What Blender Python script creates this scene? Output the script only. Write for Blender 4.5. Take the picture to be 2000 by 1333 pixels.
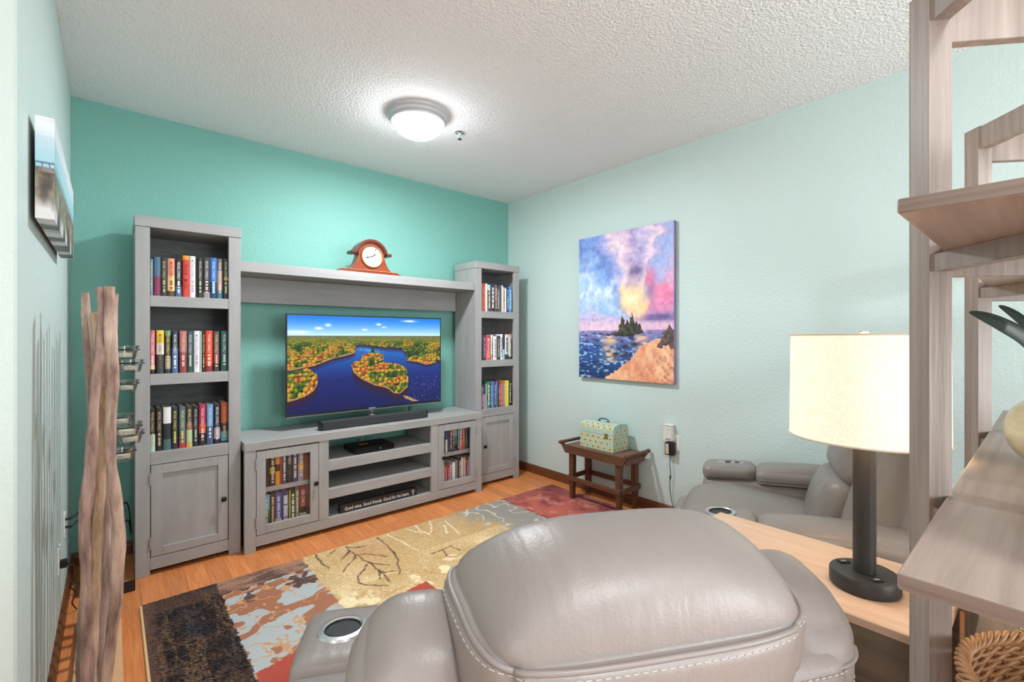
import bpy, bmesh, math, random
import numpy as np
from mathutils import Vector, Matrix

for o in list(bpy.data.objects): bpy.data.objects.remove(o, do_unlink=True)
C = bpy.context.scene.collection
SC = bpy.context.scene
R = math.radians
random.seed(11)
rng = np.random.default_rng(7)

# ------------------------------------------------------------------ camera
CAMZ = 1.340
cam_d = bpy.data.cameras.new('camera')
cam_d.sensor_width = 36.0
cam_d.lens = 36.0 * 908.0 / 2000.0
cam_d.shift_y = -(666.5 - 659.0) / 2000.0
cam_d.clip_start = 0.02
cam = bpy.data.objects.new('camera', cam_d); C.objects.link(cam)
cam.location = (0, 0, CAMZ)
cam.rotation_euler = (R(90), 0, R(-40.8))
SC.camera = cam

# ------------------------------------------------------------------ exposure, world, large lights
vs = SC.view_settings
vs.view_transform = 'Standard'; vs.look = 'None'; vs.gamma = 1.0; vs.use_curve_mapping = False
vs.exposure = 1.08
LAMP_DOME = 10.0        # glass dome of the ceiling light
LAMP_LED = 21.0         # LED disc inside the ceiling light's dome, W
LAMP_SHADE = 0.6        # linen shade of the table lamp
FILL_W = 54.0         # fill light through two added, unseen windows
FILL_LAMP = 10.0         # second ceiling light, added unseen behind the camera for soft fill
w = bpy.data.worlds.new('world'); SC.world = w; w.use_nodes = True
w.node_tree.nodes['Background'].inputs[0].default_value = (0.85, 0.92, 1.0, 1)
w.node_tree.nodes['Background'].inputs[1].default_value = 0.6

def area(name, loc, rot, sx, sy, power, color):
    l = bpy.data.lights.new(name, 'AREA'); l.shape = 'RECTANGLE'; l.size = sx; l.size_y = sy
    l.energy = power; l.color = color
    o = bpy.data.objects.new(name, l); C.objects.link(o); o.location = loc; o.rotation_euler = rot
    return o
# added fill light: area lamps in two unseen windows, rear wall and far left wall
WIN_X, WIN_Y = 1.6, -0.9
area('added_fill_light', (WIN_X, -2.80, 1.45), (R(90), 0, 0), 1.5, 1.5, FILL_W * 1.2, (0.92, 0.97, 1.0))
area('added_fill_light', (-2.70, WIN_Y, 1.45), (R(90), 0, R(-90)), 1.5, 1.5, FILL_W * .3, (0.92, 0.97, 1.0))

# ------------------------------------------------------------------ room numbers
XL, XR, YB, H = -0.176, 3.165, 3.728, 2.745
YE = 1.67            # where the left wall ends in an outside corner
XF, YR = -2.6, -2.7  # far left wall, wall behind the camera

# ------------------------------------------------------------------ colour + materials
def s2l(c):
    out = []
    for v in c[:3]:
        v = v / 255.0
        out.append(v / 12.92 if v <= 0.04045 else ((v + 0.055) / 1.055) ** 2.4)
    return tuple(out) + (1.0,)
MATS = {}
def mat(name, rgb, rough=0.6, metal=0.0, spec=0.5, noise=None, bump=None, coords='Object', emit=None, var=None, rand=None, bump2=None):
    """noise=(scale3, amount, rgb2): mottling; bump=(scale, strength[, scale3]); var=per object brightness spread"""
    if name in MATS: return MATS[name]
    m = bpy.data.materials.new(name); m.use_nodes = True; MATS[name] = m
    nt = m.node_tree; b = nt.nodes['Principled BSDF']; L = nt.links
    b.inputs['Base Color'].default_value = s2l(rgb); b.inputs['Roughness'].default_value = rough
    b.inputs['Metallic'].default_value = metal; b.inputs['Specular IOR Level'].default_value = spec
    tc = nt.nodes.new('ShaderNodeTexCoord')
    src = None
    if noise:
        sc3, amt, rgb2 = noise
        mp = nt.nodes.new('ShaderNodeMapping'); mp.inputs['Scale'].default_value = sc3
        L.new(tc.outputs[coords], mp.inputs[0])
        if rand:
            oi = nt.nodes.new('ShaderNodeObjectInfo'); mu = nt.nodes.new('ShaderNodeMath'); mu.operation = 'MULTIPLY'
            mu.inputs[1].default_value = rand; L.new(oi.outputs['Random'], mu.inputs[0])
            cb = nt.nodes.new('ShaderNodeCombineXYZ'); L.new(mu.outputs[0], cb.inputs[0]); L.new(mu.outputs[0], cb.inputs[1])
            L.new(cb.outputs[0], mp.inputs['Location'])
        nz = nt.nodes.new('ShaderNodeTexNoise'); nz.inputs['Scale'].default_value = 1.0
        nz.inputs['Detail'].default_value = 6; nz.inputs['Roughness'].default_value = 0.62
        L.new(mp.outputs[0], nz.inputs['Vector'])
        rp = nt.nodes.new('ShaderNodeMapRange'); rp.inputs[1].default_value = 0.3; rp.inputs[2].default_value = 0.7
        rp.inputs[3].default_value = 0; rp.inputs[4].default_value = amt
        L.new(nz.outputs[0], rp.inputs[0])
        mx = nt.nodes.new('ShaderNodeMix'); mx.data_type = 'RGBA'
        mx.inputs[6].default_value = s2l(rgb); mx.inputs[7].default_value = s2l(rgb2)
        L.new(rp.outputs[0], mx.inputs[0]); src = mx.outputs[2]
    if var:
        oi = nt.nodes.new('ShaderNodeObjectInfo')
        rp = nt.nodes.new('ShaderNodeMapRange'); rp.inputs[3].default_value = 1 - var; rp.inputs[4].default_value = 1 + var
        L.new(oi.outputs['Random'], rp.inputs[0])
        hs = nt.nodes.new('ShaderNodeHueSaturation'); L.new(rp.outputs[0], hs.inputs['Value'])
        if src: L.new(src, hs.inputs['Color'])
        else: hs.inputs['Color'].default_value = s2l(rgb)
        src = hs.outputs[0]
    if src: L.new(src, b.inputs['Base Color'])
    if bump:
        mp = nt.nodes.new('ShaderNodeMapping')
        mp.inputs['Scale'].default_value = bump[2] if len(bump) > 2 else (1, 1, 1)
        L.new(tc.outputs[coords], mp.inputs[0])
        nz = nt.nodes.new('ShaderNodeTexNoise'); nz.inputs['Scale'].default_value = bump[0]; nz.inputs['Detail'].default_value = 3
        L.new(mp.outputs[0], nz.inputs['Vector'])
        bp = nt.nodes.new('ShaderNodeBump'); bp.inputs['Strength'].default_value = bump[1]; bp.inputs['Distance'].default_value = 0.01
        L.new(nz.outputs[0], bp.inputs['Height']); L.new(bp.outputs[0], b.inputs['Normal'])
        if bump2:
            mp2 = nt.nodes.new('ShaderNodeMapping'); mp2.inputs['Scale'].default_value = bump2[2]; L.new(tc.outputs[coords], mp2.inputs[0])
            n2 = nt.nodes.new('ShaderNodeTexNoise'); n2.inputs['Scale'].default_value = bump2[0]; n2.inputs['Detail'].default_value = 2; L.new(mp2.outputs[0], n2.inputs['Vector'])
            b2 = nt.nodes.new('ShaderNodeBump'); b2.inputs['Strength'].default_value = bump2[1]; b2.inputs['Distance'].default_value = 0.02
            L.new(n2.outputs[0], b2.inputs['Height']); L.new(b2.outputs[0], bp.inputs['Normal'])
    if emit:
        b.inputs['Emission Color'].default_value = s2l(emit[0]); b.inputs['Emission Strength'].default_value = emit[1]
    return m
def flat(rgb, rough=0.5):
    return mat('ink_%d_%d_%d' % tuple(rgb), rgb, rough)
def glass_mat(name, tint=(1, 1, 1), gloss=0.10, rough=0.02):
    m = bpy.data.materials.new(name); m.use_nodes = True; MATS[name] = m
    nt = m.node_tree; nt.nodes.remove(nt.nodes['Principled BSDF'])
    t = nt.nodes.new('ShaderNodeBsdfTransparent'); t.inputs[0].default_value = tint + (1,)
    g = nt.nodes.new('ShaderNodeBsdfGlossy'); g.inputs['Roughness'].default_value = rough
    lw = nt.nodes.new('ShaderNodeLayerWeight'); lw.inputs[0].default_value = 0.25
    mr = nt.nodes.new('ShaderNodeMapRange'); mr.inputs[3].default_value = gloss * 0.4; mr.inputs[4].default_value = min(1, gloss * 5)
    mx = nt.nodes.new('ShaderNodeMixShader')
    L = nt.links; L.new(lw.outputs['Fresnel'], mr.inputs[0]); L.new(mr.outputs[0], mx.inputs[0])
    L.new(t.outputs[0], mx.inputs[1]); L.new(g.outputs[0], mx.inputs[2])
    L.new(mx.outputs[0], nt.nodes['Material Output'].inputs['Surface'])
    return m
def attr_mat(name, rough=0.6, emit=0.0, bump=None, spec=0.5):
    """colour comes from the 'pic' colour attribute (flat print / woven pattern)"""
    m = bpy.data.materials.new(name); m.use_nodes = True; MATS[name] = m
    nt = m.node_tree; b = nt.nodes['Principled BSDF']; L = nt.links
    a = nt.nodes.new('ShaderNodeAttribute'); a.attribute_name = 'pic'
    b.inputs['Roughness'].default_value = rough; b.inputs['Specular IOR Level'].default_value = spec
    if emit:
        b.inputs['Base Color'].default_value = (0.01, 0.01, 0.012, 1)
        L.new(a.outputs['Color'], b.inputs['Emission Color']); b.inputs['Emission Strength'].default_value = emit
    else: L.new(a.outputs['Color'], b.inputs['Base Color'])
    if bump:
        tc = nt.nodes.new('ShaderNodeTexCoord'); nz = nt.nodes.new('ShaderNodeTexNoise')
        nz.inputs['Scale'].default_value = bump[0]; nz.inputs['Detail'].default_value = 2
        L.new(tc.outputs['Object'], nz.inputs['Vector'])
        bp = nt.nodes.new('ShaderNodeBump'); bp.inputs['Strength'].default_value = bump[1]; bp.inputs['Distance'].default_value = 0.01
        L.new(nz.outputs[0], bp.inputs['Height']); L.new(bp.outputs[0], b.inputs['Normal'])
    return m

GREY, GREY2 = (168, 167, 165), (148, 147, 146)
M_wv = mat('grey_wood_upright', GREY, 0.5, noise=((13, 13, 2.2), 0.8, GREY2), bump=(1.0, 0.05, (90, 90, 4)))
M_wh = mat('grey_wood_level', GREY, 0.5, noise=((2.2, 13, 13), 0.8, GREY2), bump=(1.0, 0.05, (4, 90, 90)))
M_ev = mat('weathered_wood_upright', (174, 160, 151), 0.45, noise=((50, 50, 2.0), 0.9, (138, 122, 113)), bump=(1.0, 0.1, (120, 120, 5)))
M_ed = mat('weathered_wood_shelf', (182, 166, 156), 0.42, noise=((2.0, 45, 45), 0.85, (146, 129, 119)), bump=(1.0, 0.08, (5, 120, 120)))
M_blk = mat('black_plastic', (22, 22, 24), 0.42)
M_blk2 = mat('black_cloth_grille', (52, 53, 56), 0.85, bump=(500, 0.25))
M_hard = mat('dark_bronze', (45, 42, 40), 0.35, metal=0.8)
M_pewter = mat('pewter_hinge', (160, 158, 155), 0.45, metal=0.3)
M_chrome = mat('chrome', (215, 215, 218), 0.12, metal=1.0)
M_wht = mat('white_plastic', (235, 233, 228), 0.4)
M_glass = glass_mat('clear_glass', gloss=0.06)
M_cup = glass_mat('votive_glass', tint=(0.93, 0.96, 0.96), gloss=0.16, rough=0.04)

# ------------------------------------------------------------------ mesh helpers
def catmull(P, k):
    out = []
    for i in range(len(P) - 1):
        a, b, c, d = P[max(i - 1, 0)], P[i], P[i + 1], P[min(i + 2, len(P) - 1)]
        for j in range(k):
            t = j / k
            out.append(.5 * ((2 * b) + (c - a) * t + (2 * a - 5 * b + 4 * c - d) * t * t + (3 * b - 3 * c + d - a) * t ** 3))
    return out + [P[-1]]
class B:
    """collects shapes into one bmesh"""
    def __init__(s): s.bm = bmesh.new(); s.mi = 0
    def _tag(s, faces):
        for f in faces: f.material_index = s.mi
    def box(s, x0, x1, y0, y1, z0, z1, bev=0.0, seg=1):
        r = bmesh.ops.create_cube(s.bm, size=1.0)
        vs_ = r['verts']
        for v in vs_:
            v.co = Vector(((x0 + x1) / 2 + v.co.x * (x1 - x0), (y0 + y1) / 2 + v.co.y * (y1 - y0), (z0 + z1) / 2 + v.co.z * (z1 - z0)))
        fs = {f for v in vs_ for f in v.link_faces}
        s._tag(fs)
        if bev > 0:
            es = list({e for v in vs_ for e in v.link_edges})
            bmesh.ops.bevel(s.bm, geom=es, offset=bev, segments=seg, affect='EDGES', profile=0.6, clamp_overlap=True)
        return s
    def obox(s, c, ax, dims, bev=0.0):
        """box with its own axes: ax = three unit vectors, dims = full sizes"""
        n0 = len(s.bm.verts)
        r = bmesh.ops.create_cube(s.bm, size=1.0); vs_ = r['verts']
        a = [Vector(v) for v in ax]; c = Vector(c)
        for v in vs_:
            v.co = c + a[0] * (v.co.x * dims[0]) + a[1] * (v.co.y * dims[1]) + a[2] * (v.co.z * dims[2])
        s._tag({f for v in vs_ for f in v.link_faces})
        if bev > 0:
            es = list({e for v in vs_ for e in v.link_edges})
            bmesh.ops.bevel(s.bm, geom=es, offset=bev, segments=1, affect='EDGES', clamp_overlap=True)
        return s
    def tube(s, pts, rad, n=8, cap=True, closed=False, smooth=0):
        pts = [Vector(p) for p in pts]
        if smooth: pts = catmull(pts, smooth)
        k = len(pts)
        rs = rad if isinstance(rad, (list, tuple)) else [rad] * k
        rings = []
        up = Vector((0.13, 0.21, 1)).normalized()
        for i, p in enumerate(pts):
            if closed: t = pts[(i + 1) % k] - pts[i - 1]
            else: t = pts[min(i + 1, k - 1)] - pts[max(i - 1, 0)]
            t = t.normalized() if t.length > 1e-9 else Vector((0, 0, 1))
            u = t.cross(up)
            if u.length < 0.05: u = t.cross(Vector((1, 0.1, 0)))
            u.normalize(); v = t.cross(u)
            rings.append([s.bm.verts.new(p + (u * math.cos(2 * math.pi * j / n) + v * math.sin(2 * math.pi * j / n)) * rs[i]) for j in range(n)])
        fs = []
        for i in range(k if closed else k - 1):
            a, b = rings[i], rings[(i + 1) % k]
            for j in range(n): fs.append(s.bm.faces.new((a[j], a[(j + 1) % n], b[(j + 1) % n], b[j])))
        if cap and not closed:
            fs.append(s.bm.faces.new(rings[0][::-1])); fs.append(s.bm.faces.new(rings[-1]))
        for f in fs: f.material_index = s.mi
        return s
    def lathe(s, prof, n=32, c=(0, 0, 0), axis='Z', ex=1.0, ey=1.0):
        """profile of (radius, height); closes on the axis when radius is 0"""
        def P(r, a, h):
            x, y = r * math.cos(a) * ex, r * math.sin(a) * ey
            if axis == 'Z': return Vector((c[0] + x, c[1] + y, c[2] + h))
            if axis == 'Y': return Vector((c[0] + x, c[1] + h, c[2] + y))
            return Vector((c[0] + h, c[1] + x, c[2] + y))
        rings = []
        for r, h in prof:
            if r < 1e-6: rings.append([s.bm.verts.new(P(0, 0, h))])
            else: rings.append([s.bm.verts.new(P(r, 2 * math.pi * j / n, h)) for j in range(n)])
        for a, b in zip(rings[:-1], rings[1:]):
            for j in range(n):
                k = (j + 1) % n
                if len(a) == 1 and len(b) == 1: continue
                if len(a) == 1: f = s.bm.faces.new((a[0], b[k], b[j]))
                elif len(b) == 1: f = s.bm.faces.new((a[j], a[k], b[0]))
                else: f = s.bm.faces.new((a[j], a[k], b[k], b[j]))
                f.material_index = s.mi
        return s
    def prism(s, poly, d0, d1, plane='XZ'):
        """polygon extruded: plane XZ -> along Y, XY -> along Z, YZ -> along X"""
        def P(p, d):
            if plane == 'XZ': return Vector((p[0], d, p[1]))
            if plane == 'XY': return Vector((p[0], p[1], d))
            return Vector((d, p[0], p[1]))
        a = [s.bm.verts.new(P(p, d0)) for p in poly]; b = [s.bm.verts.new(P(p, d1)) for p in poly]
        k = len(poly)
        fs = [s.bm.faces.new(a), s.bm.faces.new(b[::-1])]
        for i in range(k): fs.append(s.bm.faces.new((a[i], b[i], b[(i + 1) % k], a[(i + 1) % k])))
        for f in fs: f.material_index = s.mi
        return s
    def quad(s, p):
        f = s.bm.faces.new([s.bm.verts.new(Vector(q)) for q in p]); f.material_index = s.mi; return s

def mesh_obj(name, me, m, parent=None, loc=(0, 0, 0), rot=(0, 0, 0)):
    for mm in (m if isinstance(m, (list, tuple)) else [m]): me.materials.append(mm)
    o = bpy.data.objects.new(name, me); C.objects.link(o)
    if parent: o.parent = parent
    o.location = loc; o.rotation_euler = rot
    return o
def obj(name, b, m, parent=None, loc=(0, 0, 0), rot=(0, 0, 0), smooth=False, fix=True, angle=40):
    if fix: bmesh.ops.recalc_face_normals(b.bm, faces=b.bm.faces[:])
    me = bpy.data.meshes.new(name); b.bm.to_mesh(me); b.bm.free()
    if smooth:
        me.polygons.foreach_set('use_smooth', [True] * len(me.polygons))
        me.set_sharp_from_angle(angle=R(angle))
    return mesh_obj(name, me, m, parent, loc, rot)
def tag(o, label=None, cat=None, group=None, kind=None):
    if label: o['label'] = label
    if cat: o['category'] = cat
    if group: o['group'] = group
    if kind: o['kind'] = kind
    return o
def thing(name, label, cat, loc=(0, 0, 0), rz=0.0, group=None):
    o = bpy.data.objects.new(name, None); C.objects.link(o); o.empty_display_size = 0.1
    o.location = loc; o.rotation_euler = (0, 0, rz)
    return tag(o, label, cat, group)
def struct(name, b, m, **k):
    o = obj(name, b, m, **k); o['kind'] = 'structure'; return o
TXT = {}
def text_mesh(s, offset=0.012):
    offset = min(offset, .006)
    """lettering outline, height about 1, centred, in the XY plane"""
    key = (s, offset)
    if key in TXT: return TXT[key]
    cu = bpy.data.curves.new('lettering', 'FONT'); cu.body = s; cu.size = 1.0; cu.align_x = 'CENTER'; cu.align_y = 'CENTER'
    cu.resolution_u = 2; cu.offset = offset; cu.fill_mode = 'FRONT'
    o = bpy.data.objects.new('lettering', cu); C.objects.link(o)
    bpy.context.view_layer.update()
    me = bpy.data.meshes.new_from_object(o.evaluated_get(bpy.context.evaluated_depsgraph_get()))
    bpy.data.objects.remove(o, do_unlink=True)
    TXT[key] = me
    return me
def lettering(name, s, m, parent, width, height, mapf, offset=0.012):
    """text as a thin print; mapf(u, v) -> point, u along the line, v up, both in metres"""
    src = text_mesh(s, offset)
    n = len(src.vertices); co = np.zeros(n * 3); src.vertices.foreach_get('co', co); co = co.reshape(-1, 3)
    w0 = co[:, 0].max() - co[:, 0].min(); h0 = co[:, 1].max() - co[:, 1].min()
    cx = (co[:, 0].max() + co[:, 0].min()) / 2; cy = (co[:, 1].max() + co[:, 1].min()) / 2
    vs_ = [mapf((c[0] - cx) / w0 * width, (c[1] - cy) / h0 * height) for c in co]
    me = bpy.data.meshes.new(name); me.from_pydata(vs_, [], [list(p.vertices) for p in src.polygons]); me.update()
    return mesh_obj(name, me, m, parent)
def picture_grid(name, fn, nu, nv, place, m, parent=None):
    """a flat sheet whose 'pic' colours are fn(u, v) (v downwards); place(u, v) -> (x, y, z) arrays"""
    u, v = np.meshgrid(np.linspace(0, 1, nu + 1), np.linspace(0, 1, nv + 1))
    u, v = u.ravel(), v.ravel()
    xyz = np.stack(place(u, v), 1)
    i = np.arange(nu); j = np.arange(nv); I, J = np.meshgrid(i, j); a = (J * (nu + 1) + I).ravel()
    q = np.stack([a, a + nu + 1, a + nu + 2, a + 1], 1)
    me = bpy.data.meshes.new(name)
    me.vertices.add(len(xyz)); me.vertices.foreach_set('co', xyz.astype(np.float32).ravel())
    me.loops.add(q.size); me.loops.foreach_set('vertex_index', q.astype(np.int32).ravel())
    me.polygons.add(len(q)); me.polygons.foreach_set('loop_start', np.arange(0, q.size, 4, dtype=np.int32))
    me.update(calc_edges=True); me.validate()
    rgb = fn(u, v)
    lin = np.where(rgb <= 0.04045, rgb / 12.92, ((np.clip(rgb, 0, 1) + 0.055) / 1.055) ** 2.4)
    at = me.color_attributes.new('pic', 'FLOAT_COLOR', 'POINT')
    at.data.foreach_set('color', np.concatenate([lin, np.ones((len(lin), 1))], 1).astype(np.float32).ravel())
    return mesh_obj(name, me, m, parent)
# noise / polygon helpers for printed pictures
_perm = rng.random((256, 256))
def vnoise(x, y):
    xi = np.floor(x).astype(int); yi = np.floor(y).astype(int); fx = x - xi; fy = y - yi
    fx = fx * fx * (3 - 2 * fx); fy = fy * fy * (3 - 2 * fy)
    g = lambda a, b: _perm[a & 255, b & 255]
    return (g(xi, yi) * (1 - fx) + g(xi + 1, yi) * fx) * (1 - fy) + (g(xi, yi + 1) * (1 - fx) + g(xi + 1, yi + 1) * fx) * fy
def fbm(x, y, o=4):
    t = 0; a = 0.5; s_ = 0
    for k in range(o):
        t = t + a * vnoise(x * 2 ** k + 17 * k, y * 2 ** k + 31 * k); s_ += a; a *= 0.5
    return t / s_
def inpoly(x, y, P):
    r = np.zeros(x.shape, bool); j = len(P) - 1
    for i in range(len(P)):
        xi, yi = P[i]; xj, yj = P[j]
        c = ((yi > y) != (yj > y)) & (x < (xj - xi) * (y - yi) / ((yj - yi) + 1e-12) + xi)
        r ^= c; j = i
    return r
def worley(x, y):
    xi = np.floor(x).astype(int); yi = np.floor(y).astype(int); best = np.full(x.shape, 9.0); idv = np.zeros(x.shape); dx = np.zeros(x.shape); dy = np.zeros(x.shape)
    for a in (-1, 0, 1):
        for b in (-1, 0, 1):
            cx, cy = xi + a, yi + b
            px = cx + .15 + .7 * _perm[cx & 255, cy & 255]; py = cy + .15 + .7 * _perm[(cx + 71) & 255, (cy + 13) & 255]
            d = np.hypot(x - px, y - py); m = d < best
            best = np.where(m, d, best); idv = np.where(m, _perm[(cx + 5) & 255, (cy + 99) & 255], idv); dx = np.where(m, x - px, dx); dy = np.where(m, y - py, dy)
    return best, idv, dx, dy
def segdist(x, y, pts):
    d = np.full(x.shape, 1e9)
    for (ax, ay), (bx, by) in zip(pts[:-1], pts[1:]):
        vx, vy = bx - ax, by - ay
        t = np.clip(((x - ax) * vx + (y - ay) * vy) / (vx * vx + vy * vy + 1e-12), 0, 1)
        d = np.minimum(d, np.hypot(x - ax - t * vx, y - ay - t * vy))
    return d
def col(*c): return np.array(c) / 255.0
def lerp(a, b, t): return a + (b - a) * np.clip(t, 0, 1)[..., None]

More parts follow.
